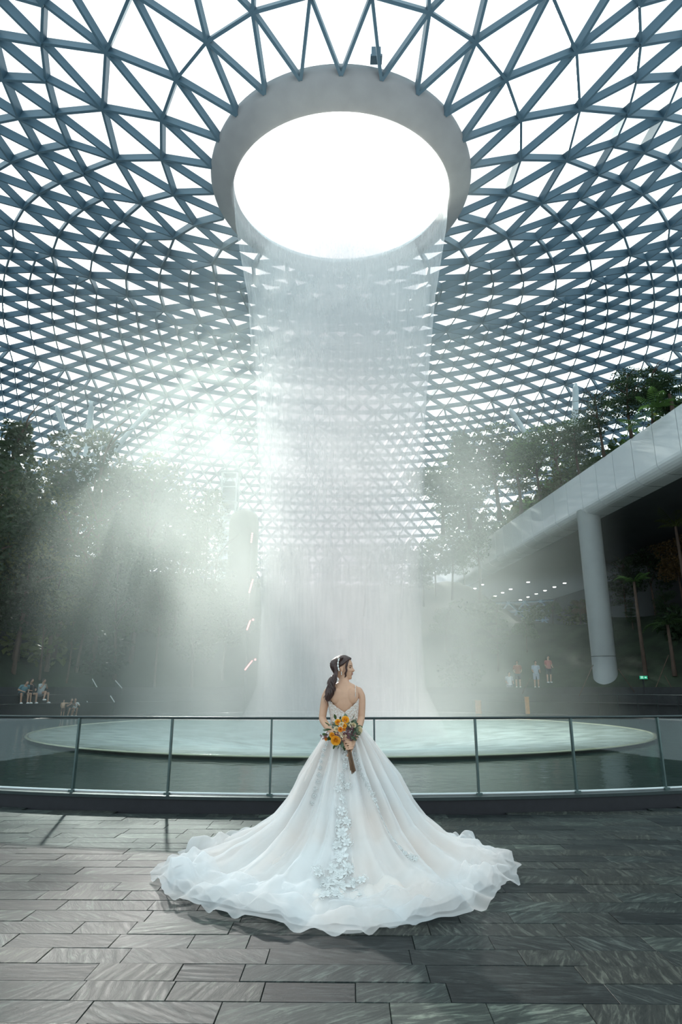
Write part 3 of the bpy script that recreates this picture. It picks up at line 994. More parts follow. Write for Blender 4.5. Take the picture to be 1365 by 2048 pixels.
for n0, n1, za, zb in ((0.16, 0.4, z_bot + 0.6, z_top - 0.1), (1.6, 16.0, z_bot, z_bot + 0.4), (0.4, 16.0, z_top - 0.3, z_top)):
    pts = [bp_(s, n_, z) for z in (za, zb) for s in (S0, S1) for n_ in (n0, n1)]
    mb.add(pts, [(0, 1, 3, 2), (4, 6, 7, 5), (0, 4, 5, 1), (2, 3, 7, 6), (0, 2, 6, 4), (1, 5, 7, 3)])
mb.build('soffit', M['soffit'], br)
M['downlight'] = glow('downlight', (1.0, 0.97, 0.9), 9.0)
dl_mesh = None
for (xa, ya, xb, yb, n_l) in ((1130, 1166, 1027, 1205, 7), (1022, 1178, 977, 1198, 4), (965, 1169, 902, 1202, 6), (1057, 1164, 1056, 1164, 1), (940, 1214, 940, 1214, 1)):
    for i in range(n_l):
        t = i / max(1, n_l - 1)
        # equal steps along the soffit between the two ends
        d0, d1 = px_dir(xa, ya), px_dir(xb, yb)
        q0 = Vector((0, 0, CAM_Z)) + d0 * ((z_bot - CAM_Z) / d0.z); q1 = Vector((0, 0, CAM_Z)) + d1 * ((z_bot - CAM_Z) / d1.z)
        q = q0.lerp(q1, t) if n_l > 1 else q0
        if dl_mesh is None:
            dl_mesh = MB().lathe([(0.18, -0.02), (0.14, -0.05), (0.01, -0.05)], 12).mesh('downlight', M['downlight'])
        o = obj('downlight', dl_mesh, br); o.location = q + inv
wr = empty('wall_right', (p0.x, p0.y, 0), kind='structure', label='added dark wall standing for the gloom behind and under the raised deck')
M['darkening_wall'] = pbr('darkening_wall', (0.018, 0.022, 0.022), 0.7, var=0.3, scale=0.3)
mb = MB()  # near-black slabs added so the space under the deck goes dark
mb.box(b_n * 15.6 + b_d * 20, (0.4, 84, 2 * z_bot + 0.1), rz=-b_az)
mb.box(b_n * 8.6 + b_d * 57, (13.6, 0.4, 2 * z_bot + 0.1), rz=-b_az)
mb.build('wall_slab', M['darkening_wall'], wr)
# round concrete column
M['column'] = pbr('grey_column', (0.30, 0.32, 0.32), 0.7, var=0.08, scale=0.8)
c0 = at(1220, 1427, 40.5)
colm = empty('column', (c0.x, c0.y, 0.02), label='thick round grey column holding up the canopy deck', cat='column')
MB().lathe([(0.86, 0), (0.86, 0.15), (0.72, 0.2), (0.72, 3.3)], 28).build('lower_drum', M['column'], colm, smooth=True)
MB().lathe([(0.715, 3.33), (0.715, z_bot + 0.42)], 28).build('upper_drum', M['column'], colm, smooth=True)

# trees on the deck
deck_trees = [
 (1250, 33.5, 742, 'layered', 0, 'leaf_dark', 'tall dark tiered tree on the deck, second from the right edge'),
 (1192, 36.5, 790, 'layered', 1, 'leaf_dark', 'dark tiered tree on the deck left of the tallest one'),
 (1290, 34.5, 735, 'slender', 0, 'leaf_dark', 'dark slender tree on the deck between tiered tree and palms'),
 (1150, 40, 850, 'layered', 2, 'leaf_dark', 'dark low tiered tree beside the upright steel prop'),
 (1110, 44, 850, 'broad', 0, 'leaf_mid', 'green rounded tree left of the upright steel prop'),
 (1070, 47, 870, 'broad', 1, 'leaf_bright', 'light green leafy crown at the foot of the slanting steel prop'),
 (1030, 50, 880, 'layered', 0, 'leaf_mid', 'tiered tree between slanting prop and vine-clad stems'),
 (985, 52, 862, 'broad', 2, 'leaf_mid', 'bushy tree with narrow top right of the vine-clad trunk'),
 (925, 55, 866, 'conical', 1, 'leaf_mid', 'narrow upright vine-clad trunk nearest the falling water'),
 (880, 57, 925, 'broad', 1, 'leaf_mid', 'pale misty crown touching the edge of the waterfall'),
 (1330, 32, 790, 'broad', 2, 'leaf_dark', 'very dark crown behind the palms at the right edge'),
]
for px, D, ty, kind, var, leaf, lab in deck_trees:
    p = at(px, ty, D)
    tree('deck_tree', p.x, p.y, p.z, kind, var, leaf, lab, 'trees on the raised deck', base=z_top + 0.05, wide=1.5)
for i, (px, D, ty, L_, leaf, lab) in enumerate([
  (1338, 30.5, 770, 1.5, 'leaf_dark', 'dark feathery palm on the deck at the right edge'),
  (1310, 30.8, 800, 1.2, 'leaf_bright', 'bright green low palm just above the white panels'),
  (1268, 32.0, 868, 0.8, 'leaf_bright', 'small bright green frond plant peeping over the white panels')]):
    p = at(px, ty, D)
    palm(p.x, p.y, z_top + 0.02, max(0.1, p.z - z_top - L_ * 0.35), lab, leaf, L_, name='deck_palm', group='palms on the raised deck')

# dark planting on the slope under and behind the deck
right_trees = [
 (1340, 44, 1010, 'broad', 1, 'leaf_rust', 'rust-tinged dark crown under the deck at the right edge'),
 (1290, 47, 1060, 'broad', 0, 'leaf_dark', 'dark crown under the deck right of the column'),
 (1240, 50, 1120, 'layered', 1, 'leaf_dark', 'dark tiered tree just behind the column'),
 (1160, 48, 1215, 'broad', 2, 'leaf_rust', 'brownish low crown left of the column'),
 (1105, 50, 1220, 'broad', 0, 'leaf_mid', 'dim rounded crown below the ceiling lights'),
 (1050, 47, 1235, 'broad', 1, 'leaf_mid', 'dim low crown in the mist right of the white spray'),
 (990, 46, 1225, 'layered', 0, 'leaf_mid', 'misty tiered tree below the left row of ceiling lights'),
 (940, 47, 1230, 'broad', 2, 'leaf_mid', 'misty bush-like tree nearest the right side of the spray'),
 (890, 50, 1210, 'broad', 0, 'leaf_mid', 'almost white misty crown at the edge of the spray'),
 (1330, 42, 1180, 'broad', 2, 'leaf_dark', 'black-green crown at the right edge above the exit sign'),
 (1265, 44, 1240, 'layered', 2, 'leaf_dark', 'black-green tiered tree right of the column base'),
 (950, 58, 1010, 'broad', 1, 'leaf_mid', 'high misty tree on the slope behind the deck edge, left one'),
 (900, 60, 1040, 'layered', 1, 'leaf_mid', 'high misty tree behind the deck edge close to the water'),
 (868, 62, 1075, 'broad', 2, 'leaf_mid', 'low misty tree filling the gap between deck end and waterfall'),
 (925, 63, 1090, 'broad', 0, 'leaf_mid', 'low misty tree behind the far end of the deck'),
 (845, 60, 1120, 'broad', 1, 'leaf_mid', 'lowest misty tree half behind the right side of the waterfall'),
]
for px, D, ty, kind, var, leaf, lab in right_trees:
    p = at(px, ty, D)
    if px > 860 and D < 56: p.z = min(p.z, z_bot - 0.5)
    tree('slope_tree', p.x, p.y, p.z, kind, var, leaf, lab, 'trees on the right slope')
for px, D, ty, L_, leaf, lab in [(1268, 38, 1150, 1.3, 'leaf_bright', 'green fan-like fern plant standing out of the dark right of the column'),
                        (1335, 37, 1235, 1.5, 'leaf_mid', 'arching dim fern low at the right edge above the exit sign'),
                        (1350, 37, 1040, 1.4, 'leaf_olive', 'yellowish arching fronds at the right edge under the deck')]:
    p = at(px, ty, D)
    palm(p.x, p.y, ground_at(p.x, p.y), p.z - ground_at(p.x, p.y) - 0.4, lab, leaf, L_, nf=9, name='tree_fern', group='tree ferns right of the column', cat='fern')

# central back slope, seen only through the spray
for px, D, ty, kind, var, lab in [(566, 57, 1090, 'broad', 0, 'faint crown behind the left part of the falling water'), (590, 60, 1080, 'broad', 1, 'faint crown behind the falling water, left of centre'),
                             (660, 60, 1090, 'layered', 0, 'faint tiered crown straight behind the bride'), (730, 60, 1080, 'broad', 2, 'faint crown behind the falling water, right of centre'),
                             (800, 58, 1070, 'broad', 0, 'faint crown behind the right part of the falling water')]:
    p = at(px, ty, D)
    tree('far_tree', p.x, p.y, p.z, kind, var, 'leaf_mid', lab, 'far trees behind the falling water')

# low hedges and shrubs on the terraces
shrub_v = [leaf_cloud(s, [((rnd.uniform(-0.7, 0.7), rnd.uniform(-0.5, 0.5), rnd.uniform(0.3, 0.9)), (0.6, 0.5, 0.45)) for _ in range(7)], 500, 0.22) for s in (91, 92, 93)]
shrub_m = {}
def shrub(x, y, s, leaf, lab, group):
    k = rnd.randrange(3)
    if (k, leaf) not in shrub_m: shrub_m[(k, leaf)] = mesh_from('shrub', shrub_v[k][0], shrub_v[k][1], M[leaf])
    o = obj('shrub', shrub_m[(k, leaf)], label=lab, cat='shrub', group=group)
    o.location = (x, y, ground_at(x, y) - 0.15); o.scale = (s, s, s * 0.9); o.rotation_euler = (0, 0, rnd.uniform(0, 6))
for i in range(60):
    a = R(rnd.uniform(64, 160)) * (1 if i % 2 else -1); r_ = rnd.uniform(21.2, 33)
    x, y = PC.x + r_ * math.sin(a), PC.y - r_ * math.cos(a)
    sg_ = at(1288, 1355, 36)
    if (Vector((x, y, 0)) - Vector((p0.x, p0.y, 0))).dot(b_n) > 12.5: continue
    if math.hypot(x - c0.x, y - c0.y) < 4 or math.hypot(x - sg_.x, y - sg_.y) < 5: continue
    side = 'left' if x < 0 else 'right'
    lf, wd = rnd.choice([('leaf_dark', 'dark green'), ('leaf_dark', 'dark green'), ('leaf_mid', 'mid green'), ('leaf_olive', 'olive')])
    shrub(x, y, rnd.uniform(1.0, 2.2), lf, '%s leafy shrub between tree stems on the %s slope, %s' % (wd, side, 'near its foot' if r_ < 26 else 'high up'), 'shrubs on the %s slope' % side)
for i in range(44):
    s_ = 2 + i * 1.05; n_ = rnd.uniform(1.0, 4.5)
    q = Vector((p0.x, p0.y, 0)) + b_d * s_ + b_n * n_
    k = rnd.randrange(3); lf = rnd.choice(['leaf_mid', 'leaf_bright', 'leaf_olive', 'leaf_mid'])
    if (k, lf) not in shrub_m: shrub_m[(k, lf)] = mesh_from('shrub', shrub_v[k][0], shrub_v[k][1], M[lf])
    o = obj('shrub', shrub_m[(k, lf)], label='low %s shrub planted along the white edge of the raised deck' % {'leaf_mid': 'green', 'leaf_bright': 'bright green', 'leaf_olive': 'olive'}[lf], cat='shrub', group='shrubs along the deck edge')
    s = rnd.uniform(1.0, 1.5) + 0.2 * n_ * min(1.0, i / 14.0); o.location = (q.x, q.y, z_top - 0.1); o.scale = (s, s, s); o.rotation_euler = (0, 0, rnd.uniform(0, 6))
hv, hf = [], []
hb = []
for k in range(40):
    a = R(-76 - k * 1.05)
    hb.append(((20.9 * math.sin(a), -20.9 * math.cos(a), 2.0), (0.45, 0.45, 0.42)))
hv, hf = leaf_cloud(5, hb, 5200, 0.16)
o = obj('hedge', mesh_from('hedge', hv, hf, M['leaf_mid']), label='long low clipped hedge behind the seated people', cat='hedge')
o.location = (PC.x, PC.y, 0)

# ---- steel props branching up to the lattice
M['prop'] = pbr('pale_steel_tube', (0.55, 0.60, 0.61), 0.4, var=0.06, scale=1)
def prop(name, foot, tops, label, rad=0.28):
    f0 = Vector(foot)
    t = empty(name, f0, label=label, cat='column')
    if len(tops) > 1:
        MB().lathe([(0.5, -0.6), (0.5, 0.1), (0.42, 0.35), (0.2, 0.45), (0.01, 0.45)], 12).build('joint', M['prop'], t, smooth=True)
    for (tp, r_) in tops:
        d = Vector(tp) - f0
        m = MB().tube([d * 0.02, d * 0.06, d * 0.94, d], [r_ * 0.6, r_, r_, r_ * 0.45], 10)
        m.build('strut', M['prop'], t, smooth=True)
base_l = at(166, 975, 52)
prop('branching_prop', base_l, [(at(187, 775, 58), 0.27), (at(113, 812, 54), 0.25), (at(298, 818, 58), 0.24), (at(214, 865, 56), 0.15)], 'pale steel column branching into struts above the left trees')
g = at(1143, 945, 46); prop('roof_prop', (g.x, g.y, z_top), [(at(1152, 768, 50), 0.27)], 'upright pale steel prop between the deck trees')
g = at(1078, 893, 50); prop('roof_prop', (g.x + 0.4, g.y, max(z_top, g.z - 1.5)), [(at(1020, 818, 54), 0.25)], 'slanting pale steel prop behind the light green crown')

# ---- glass lift tower
M['tower_glass'] = thin_glass('tower_glass', (0.80, 0.86, 0.86), 0.1)
q = at(455, 1100, 62); qt = at(455, 950, 62)
g0 = ground_at(q.x, q.y)
tw = empty('lift_tower', (q.x, q.y, g0), label='slim glass and steel lift tower rising beside the waterfall', cat='tower')
Hh = qt.z - g0; W_ = 0.75
for sx in (-1, 1):
    for sy in (-1, 1):
        MB().box((sx * W_, sy * W_, Hh / 2), (0.18, 0.18, Hh)).build('mast', M['white_metal'], tw)
for k in range(1, 9):
    z = Hh * k / 8.0
    m = MB()
    for s in (-1, 1):
        m.box((0, s * W_, z), (2 * W_, 0.12, 0.14)); m.box((s * W_, 0, z), (0.12, 2 * W_, 0.14))
    m.build('crossbar_frame', M['white_metal'], tw)
for s in (-1, 1):
    MB().box((0, s * (W_ - 0.02), Hh / 2), (2 * W_ - 0.2, 0.03, Hh)).build('glass_wall', M['tower_glass'], tw)
MB().box((0, 0, Hh - 2.2), (1.2, 1.2, 2.3)).box((0, 0, Hh - 0.95), (1.0, 1.0, 0.25)).build('lift_car', M['steel'], tw)
MB().box((0, 0, Hh + 0.15), (1.9, 1.9, 0.2)).build('roof', M['steel'], tw)
# dark bulk of rock-like planter beside it
q = at(487, 1085, 60); gq = ground_at(q.x, q.y); qz = at(487, 1022, 60).z
m = MB().lathe([(1.4, -1.0), (1.45, qz - gq - 1.2), (1.2, qz - gq - 0.4), (0.6, qz - gq), (0.01, qz - gq)], 18)
o = m.build('planted_pillar', M['leaf_dark'], smooth=True, label='dark rounded green-clad pillar right of the lift tower', cat='pillar'); o.location = (q.x, q.y, gq)

# ---- pink light bars down the slope
M['pink'] = glow('pink_light', (1.0, 0.33, 0.32), 2.4)
bars = [((505, 1067), (503, 1084), 5, 'topmost of the four pink light bars, a short dotted one'), ((506, 1160), (499, 1184), 7, 'second pink light bar from the top, dotted and slanting'),
        ((501, 1241), (494, 1260), 1, 'third pink light bar from the top, a solid slanting line'), ((505, 1321), (490, 1340), 1, 'lowest pink light bar, the most slanting one')]
for (a, b, n_, lab) in bars:
    pa, pb = at(a[0], a[1], 36.5), at(b[0], b[1], 36.5)
    t = empty('light_bar', pb, label=lab, cat='light', group='pink light bars in the spray')
    if n_ == 1:
        MB().tube([(0, 0, 0), pa - pb], 0.04, 6).build('tube', M['pink'], t)
        MB().ball(pa - pb + Vector((0.16, 0, 0.05)), 0.06).build('end_lamp', M['pink'], t)
    else:
        for k in range(n_):
            MB().ball((pa - pb) * (k / (n_ - 1)), 0.05).build('lamp', M['pink'], t)
    MB().tube([(0.0, 0.08, 0), (0, 0.08, -(pb.z - ground_at(pb.x, pb.y)))], 0.03, 6).build('mast', M['dark_metal'], t)

# ---- stair handrails on the left terraces
for (a, b, D, lab) in [((64, 1375), (73, 1389), 37.6, 'handrail between the seated people'), ((117.5, 1375), (127.5, 1389), 37.8, 'handrail right of the seated people'),
                  ((166, 1390), (175, 1404), 37.6, 'lower handrail above the crouching people'), ((185, 1358), (195, 1376), 39.5, 'upper handrail at the end of the hedge'),
                  ((231, 1361), (244, 1376), 40.0, 'faint upper handrail in the mist'), ((220, 1390), (229, 1404), 38.0, 'faint lower handrail in the mist')]:
    pa, pb = at(a[0], a[1], D + 0.5), at(b[0], b[1], D - 0.3)
    t = empty('handrail', pb, label='thin pale slanting ' + lab, cat='handrail', group='stair handrails on the left terrace')
    MB().tube([(0, 0, 0), pa - pb], 0.03, 6).build('grip', M['white_metal'], t)
    for s in (0.05, 0.95):
        q = (pa - pb) * s; gz = ground_at(pb.x + q.x, pb.y + q.y) - pb.z
        MB().tube([q, (q.x, q.y, min(q.z - 0.3, gz))], 0.02, 6).build('post', M['dark_metal'], t)

# ---- exit sign
M['exit_green'] = glow('exit_green', (0.02, 0.30, 0.16), 0.7)
M['exit_white'] = glow('exit_white', (0.55, 0.95, 0.8), 0.8)
q = at(1288, 1355, 36)
ex = empty('exit_sign', q, label='small lit green exit sign on a dark post under the deck', cat='sign')
MB().box((0, 0.04, 0), (0.46, 0.06, 0.20)).build('housing', M['black'], ex)
MB().box((0, 0.0, 0), (0.43, 0.015, 0.17)).build('face', M['exit_green'], ex)
m = MB()
# running figure through a doorway and an arrow
m.box((-0.15, -0.012, 0), (0.012, 0.006, 0.13)).box((-0.04, -0.012, 0), (0.012, 0.006, 0.13)).box((-0.095, -0.012, 0.06), (0.11, 0.006, 0.012))
m.ball((-0.088, -0.012, 0.033), 0.012).bar((-0.095, -0.012, 0.02), (-0.1, -0.012, -0.015), 0.006, 0.018, up=(1, 0, 0))
m.bar((-0.1, -0.012, -0.015), (-0.075, -0.012, -0.055), 0.006, 0.01, up=(1, 0, 0)).bar((-0.1, -0.012, -0.015), (-0.13, -0.012, -0.045), 0.006, 0.01, up=(1, 0, 0))
m.bar((-0.095, -0.012, 0.015), (-0.065, -0.012, 0.0), 0.006, 0.008, up=(1, 0, 0)).bar((-0.095, -0.012, 0.015), (-0.125, -0.012, 0.0), 0.006, 0.008, up=(1, 0, 0))
m.box((0.09, -0.012, 0), (0.11, 0.006, 0.022)).bar((0.15, -0.012, 0), (0.11, -0.012, 0.04), 0.006, 0.02, up=(1, 0, 0)).bar((0.15, -0.012, 0), (0.11, -0.012, -0.04), 0.006, 0.02, up=(1, 0, 0))
m.build('pictogram', M['exit_white'], ex)
MB().box((0, 0.1, -0.5 * (q.z - ground_at(q.x, q.y))), (0.06, 0.06, q.z - ground_at(q.x, q.y))).build('post', M['black'], ex)

# ---- thin slanting stakes bracing young trees on the right
stk = [((1159, 1392), (1187, 1330), 'stake leaning right, left of the column'), ((1238, 1338), (1275, 1392), 'stake leaning left, right of the column'), ((1306, 1392), (1338, 1310), 'tall red-tinged stake leaning right near the exit sign'),
       ((1330, 1350), (1352, 1390), 'stake leaning left at the right edge'), ((1045, 1388), (1062, 1355), 'short stake beside the orange box')]
for a, b, lab in stk:
    pa, pb = at(a[0], a[1], 36.3), at(b[0], b[1], 36.6)
    lo = pa if pa.z < pb.z else pb; hi = pb if pa.z < pb.z else pa
    o = MB().tube([(0, 0, 0), hi - lo], 0.022, 6).build('tree_stake', M['bark'], label='thin slanting ' + lab, cat='stake', group='stakes bracing young trees'); o.location = lo

# ---- far low glass rail and its posts on the right promenade
fr = empty('far_railing', (PC.x, PC.y, 0.02), label='thin far balustrade line along the right promenade', cat='railing')
pts = [(17.6 * math.sin(a), -17.6 * math.cos(a), 1.1) for a in np.linspace(R(80), R(128), 40)]
MB().tube(pts, 0.02, 6).build('handrail', M['dark_metal'], fr)
for k in range(0, 40, 3):
    x, y, z = pts[k]
    MB().tube([(x, y, 0), (x, y, 1.1)], 0.018, 6).build('post', M['dark_metal'], fr)
M['orange'] = pbr('orange_paint', (0.55, 0.24, 0.06), 0.5, var=0.1)
for (px, py, D, w, h, lab) in [(957, 1411, 38.5, 0.28, 0.45, 'small orange box on the promenade right of the spray'), (1055, 1409, 38.5, 0.2, 0.75, 'narrow orange marker post on the far promenade'), (1193, 1403, 39.5, 0.5, 0.6, 'dull orange bin beside the column foot')]:
    q = at(px, py, D); gz = ground_at(q.x, q.y); 
    mbx = MB().box((0, 0, (q.z - gz) / 2 + h / 4), (w, w, q.z - gz + h / 2)).box((0, 0, q.z - gz + h / 2 + 0.03), (w * 1.1, w * 1.1, 0.05))
    o = mbx.build('marker_box', M['orange'], label=lab, cat='box'); o.location = (q.x, q.y, gz)
# ================================================================== the bride
M['skin'] = pbr('warm_skin', (0.60, 0.345, 0.225), 0.45, var=0.05, scale=12, sub=0.12)
M['hair'] = pbr('dark_brown_hair', (0.055, 0.026, 0.022), 0.36, var=0.45, scale=30, stretch=(1, 1, 0.2), bump=0.4, bscale=60)
M['pearl'] = pbr('pearl', (0.85, 0.84, 0.80), 0.2, var=0.03, coat=0.5)
BY = 6.0
B0 = at(690, 1500, BY); B0 = Vector((B0.x, BY, 0))
bride = empty('person', B0, label='bride from behind in white ball gown with long train, head turned right', cat='person')
def bl(px, py, dy=0.0): return at(px, py, BY + dy) - B0
PXM = 1 / 220.5

def loft(mb, secs, seg=24, p=2.2):
    """secs: (cx, cy, cz, a, b) horizontal superellipse slices, top to bottom or back"""
    vs_, fs = [], []
    for (cx, cy_, cz, a, b) in secs:
        for k in range(seg):
            t = 2 * math.pi * k / seg
            c, s = math.cos(t), math.sin(t)
            vs_.append((cx + a * math.copysign(abs(c) ** (2 / p), c), cy_ + b * math.copysign(abs(s) ** (2 / p), s), cz))
    n = len(secs)
    for i in range(n - 1):
        for k in range(seg):
            k2 = (k + 1) % seg
            fs.append((i * seg + k, (i + 1) * seg + k, (i + 1) * seg + k2, i * seg + k2))
    fs.append(tuple(range(seg))); fs.append(tuple((n - 1) * seg + k for k in range(seg - 1, -1, -1)))
    return mb.add(vs_, fs)
def chain(mb, pts, rad, sub=5, seg=14):
    """smooth tapered limb through joints"""
    P_ = [np.array(p) for p in pts]
    Q = [P_[0] * 2 - P_[1]] + P_ + [P_[-1] * 2 - P_[-2]]
    pp, rr = [], []
    for i in range(1, len(Q) - 2):
        for k in range(sub):
            t = k / sub
            a, b, c, d = Q[i - 1], Q[i], Q[i + 1], Q[i + 2]
            pp.append(0.5 * (2 * b + (c - a) * t + (2 * a - 5 * b + 4 * c - d) * t * t + (3 * b - a - 3 * c + d) * t ** 3))
            rr.append(rad[i - 1] * (1 - t) + rad[i] * t)
    pp.append(P_[-1]); rr.append(rad[-1])
    mb.tube([Vector(p) for p in pp], rr, seg)
    mb.ball(Vector(P_[0]), rad[0], 12, 8); mb.ball(Vector(P_[-1]), rad[-1], 12, 8)

TORSO = [  # photo row, centre column, half width (px), half depth (m), y shift
 (1350, 688.5, 9.0, 0.046, 0.012), (1358, 688, 9.2, 0.046, 0.006), (1364, 688, 11.5, 0.055, 0.0), (1368, 688, 19.0, 0.058, -0.004),
 (1372, 688, 26.5, 0.064, -0.006), (1377, 688, 31.0, 0.078, -0.004), (1384, 687.5, 33.0, 0.094, 0.0), (1394, 687, 30.0, 0.108, 0.006), (1408, 688, 28.2, 0.112, 0.01),
 (1424, 689, 26.0, 0.102, 0.008), (1440, 689.5, 24.2, 0.092, 0.004), (1452, 690, 25.5, 0.100, 0.0), (1468, 690, 31.0, 0.122, -0.006), (1490, 690, 34.0, 0.130, -0.008), (1510, 690, 33, 0.125, 0)]
secs = []
for (row, cxp, hw, dep, dy) in TORSO:
    q = bl(cxp, row, 0)
    secs.append((q.x, dy, q.z, hw * PXM, dep))
def torso_at(z):
    zz = [s[2] for s in secs][::-1]
    return [float(np.interp(z, zz, [s[i] for s in secs][::-1])) for i in (0, 1, 3, 4)]
body = MB()
loft(body, secs, 32, 2.25)
# shoulder blades, a shallow spine is left between them
for sx, pxx in ((-1, 673), (1, 705)):
    q = bl(pxx, 1392, 0); body.ball((q.x, -0.0815, q.z), (0.055, 0.023, 0.07), 18, 12)
for sx in (-1, 1):
    body.ball((sx * 0.075 + secs[6][0], 0.10, bl(690, 1404).z), (0.058, 0.05, 0.055), 14, 10)
# legs down to the shoes (inside the skirt)
for sx in (-1, 1):
    hz = secs[-1][2]
    chain(body, [(sx * 0.085, 0, hz), (sx * 0.08, 0.015, 0.52), (sx * 0.075, 0, 0.12), (sx * 0.075, 0.05, 0.06)], [0.085, 0.055, 0.036, 0.034])
    body.ball((sx * 0.075, 0.09, 0.055), (0.04, 0.11, 0.045), 12, 8)
# arms
rs_ = [bl(716.5, 1384, 0.0), bl(721.5, 1394, 0.0), bl(723.2, 1410, -0.005), bl(723.2, 1426, -0.01), bl(722.4, 1438, -0.02), bl(718.0, 1454, -0.10), bl(712.0, 1470, -0.185), bl(708.0, 1480, -0.225)]
chain(body, rs_, [0.046, 0.044, 0.038, 0.034, 0.033, 0.032, 0.024, 0.022])
ls_ = [bl(658, 1385, 0.0), bl(653, 1395, 0.0), bl(649.0, 1411, -0.005), bl(646.4, 1427, -0.01), bl(646.0, 1438.5, -0.02), bl(653.5, 1451, -0.10), bl(664.0, 1463, -0.165), bl(670.0, 1468, -0.19)]
chain(body, ls_, [0.046, 0.044, 0.038, 0.034, 0.033, 0.032, 0.024, 0.022])

# bouquet line: stems run through both hands
st_top, st_bot = bl(693, 1470, -0.27), bl(706.5, 1545, -0.45)
st_d = (st_bot - st_top).normalized()
def on_stem(f): return st_top.lerp(st_bot, f)
# right hand closed round the stems
def hand(wrist, grip, side, finger_r=0.0072):
    """palm beside the stems, four unequal fingers curling round their viewer side, thumb below"""
    g = grip
    palm_c = wrist.lerp(g + Vector((side * 0.034, 0.012, 0)), 0.62)
    chain(body, [wrist, palm_c, g + Vector((side * 0.036, 0.008, -0.004))], [0.021, 0.022, 0.019], 4, 12)
    up = -st_d
    kn = g + Vector((side * 0.036, -0.008, 0.0))
    for i, (o_, ln) in enumerate([(0.031, 0.9), (0.0105, 1.0), (-0.010, 0.96), (-0.030, 0.78)]):
        b = kn + up * o_
        p1 = b + Vector((-side * 0.014, -0.024, 0.002)); p2 = b + Vector((-side * 0.014 - side * 0.028 * ln, -0.030, -0.003))
        p3 = b + Vector((-side * 0.030 - side * 0.034 * ln, -0.012, -0.006)); p4 = b + Vector((-side * 0.030 - side * 0.034 * ln, 0.006, -0.006))
        chain(body, [b, p1, p2, p3, p4], [finger_r * 1.15, finger_r * 1.1, finger_r, finger_r * 0.92, finger_r * 0.8], 3, 10)
    tb = palm_c + Vector((-side * 0.006, -0.012, -0.02))
    chain(body, [tb, g + Vector((side * 0.022, -0.020, -0.046)), g + Vector((side * 0.004, -0.030, -0.066)), g + Vector((-side * 0.006, -0.030, -0.082))], [0.013, 0.0115, 0.010, 0.0085], 3, 10)
hand(rs_[-1], on_stem(0.28), 1)
hand(ls_[-1], on_stem(0.06), -1)

# head: slices along its height, facing right and a little away
YAW = R(97)
fwd = Vector((math.sin(YAW), math.cos(YAW), 0)); sdv = Vector((fwd.y, -fwd.x, 0))     # sdv: her right side ... towards the viewer
chin = bl(704.5, 1359.5, 0.02)
HZ = 0.208
hc = bl(686.5, 1359.5, 0.02)                                   # axis through the ears
TILT = Matrix.Rotation(R(-2), 3, 'Y')
def hz_i(z, tab): return float(np.interp(z, [t[0] for t in tab], [t[1] for t in tab]))
FRT = [(0, .074), (.012, .083), (.028, .080), (.040, .088), (.046, .0865), (.053, .0905), (.062, .087), (.082, .0885), (.104, .0875), (.120, .093), (.145, .091), (.168, .080), (.188, .058), (.203, .025), (.208, .004)]
BCK = [(0, .030), (.03, .052), (.06, .074), (.09, .090), (.12, .097), (.15, .092), (.175, .076), (.195, .046), (.208, .004)]
SID = [(0, .032), (.02, .047), (.05, .058), (.08, .066), (.11, .071), (.14, .071), (.165, .063), (.188, .045), (.203, .022), (.208, .004)]
def head_pt(th, z, ex=0.0):
    """th = angle from the face direction, positive towards her left"""
    c, s = math.cos(th), math.sin(th)
    F_, B_, S_ = hz_i(z, FRT), hz_i(z, BCK), hz_i(z, SID)
    a = F_ if c > 0 else B_
    r_ = 1.0 / math.sqrt((c / a) ** 2 + (s / S_) ** 2) if a > 1e-4 and S_ > 1e-4 else 0.004
    at_ = abs(th)
    nose = hz_i(z, [(.060, 0), (.067, .012), (.075, .027), (.082, .023), (.105, .007), (.120, .001), (.13, 0)])
    r_ += nose * math.exp(-(th / (0.17 + 0.08 * (z < .085))) ** 2)
    r_ -= 0.007 * math.exp(-((at_ - 0.42) / 0.17) ** 2 - ((z - .104) / .012) ** 2)
    r_ += 0.004 * math.exp(-((at_ - 0.62) / 0.25) ** 2 - ((z - .078) / .016) ** 2)
    r_ += ex
    p = fwd * (r_ * c) - sdv * (r_ * s) * -1.0 + Vector((0, 0, z))
    return TILT @ p + hc
hm = MB()
seg, nr = 56, 52
v, f = [], []
for i in range(nr + 1):
    z = HZ * i / nr
    for k in range(seg):
        th = -math.pi + 2 * math.pi * k / seg
        v.append(head_pt(th, z))
for i in range(nr):
    for k in range(seg):
        f.append((i * seg + k, i * seg + (k + 1) % seg, (i + 1) * seg + (k + 1) % seg, (i + 1) * seg + k))
f.append(tuple(range(seg - 1, -1, -1))); f.append(tuple(nr * seg + k for k in range(seg)))
body.add(v, f)
# which side faces the viewer (smaller y)
VS = 1 if head_pt(math.pi / 2, .09).y < head_pt(-math.pi / 2, .09).y else -1
for sgn in (1, -1):
    c = head_pt(sgn * math.pi * 0.50, .092, 0.004)
    rot = Matrix.Rotation(-YAW + math.pi / 2, 3, 'Z')
    body.ball(c, (0.018, 0.011, 0.031), 12, 8, rot=rot)
    body.ball(head_pt(sgn * math.pi * 0.55, .104, 0.008), (0.011, 0.007, 0.012), 10, 6, rot=rot)
    body.ball(head_pt(sgn * math.pi * 0.52, .072, 0.003), (0.007, 0.006, 0.009), 10, 6, rot=rot)
# neck joining skull and torso
chain(body, [bl(688, 1368, 0.0), bl(688.5, 1360, 0.006), bl(689.5, 1350, 0.016)], [0.047, 0.041, 0.043], 4, 20)
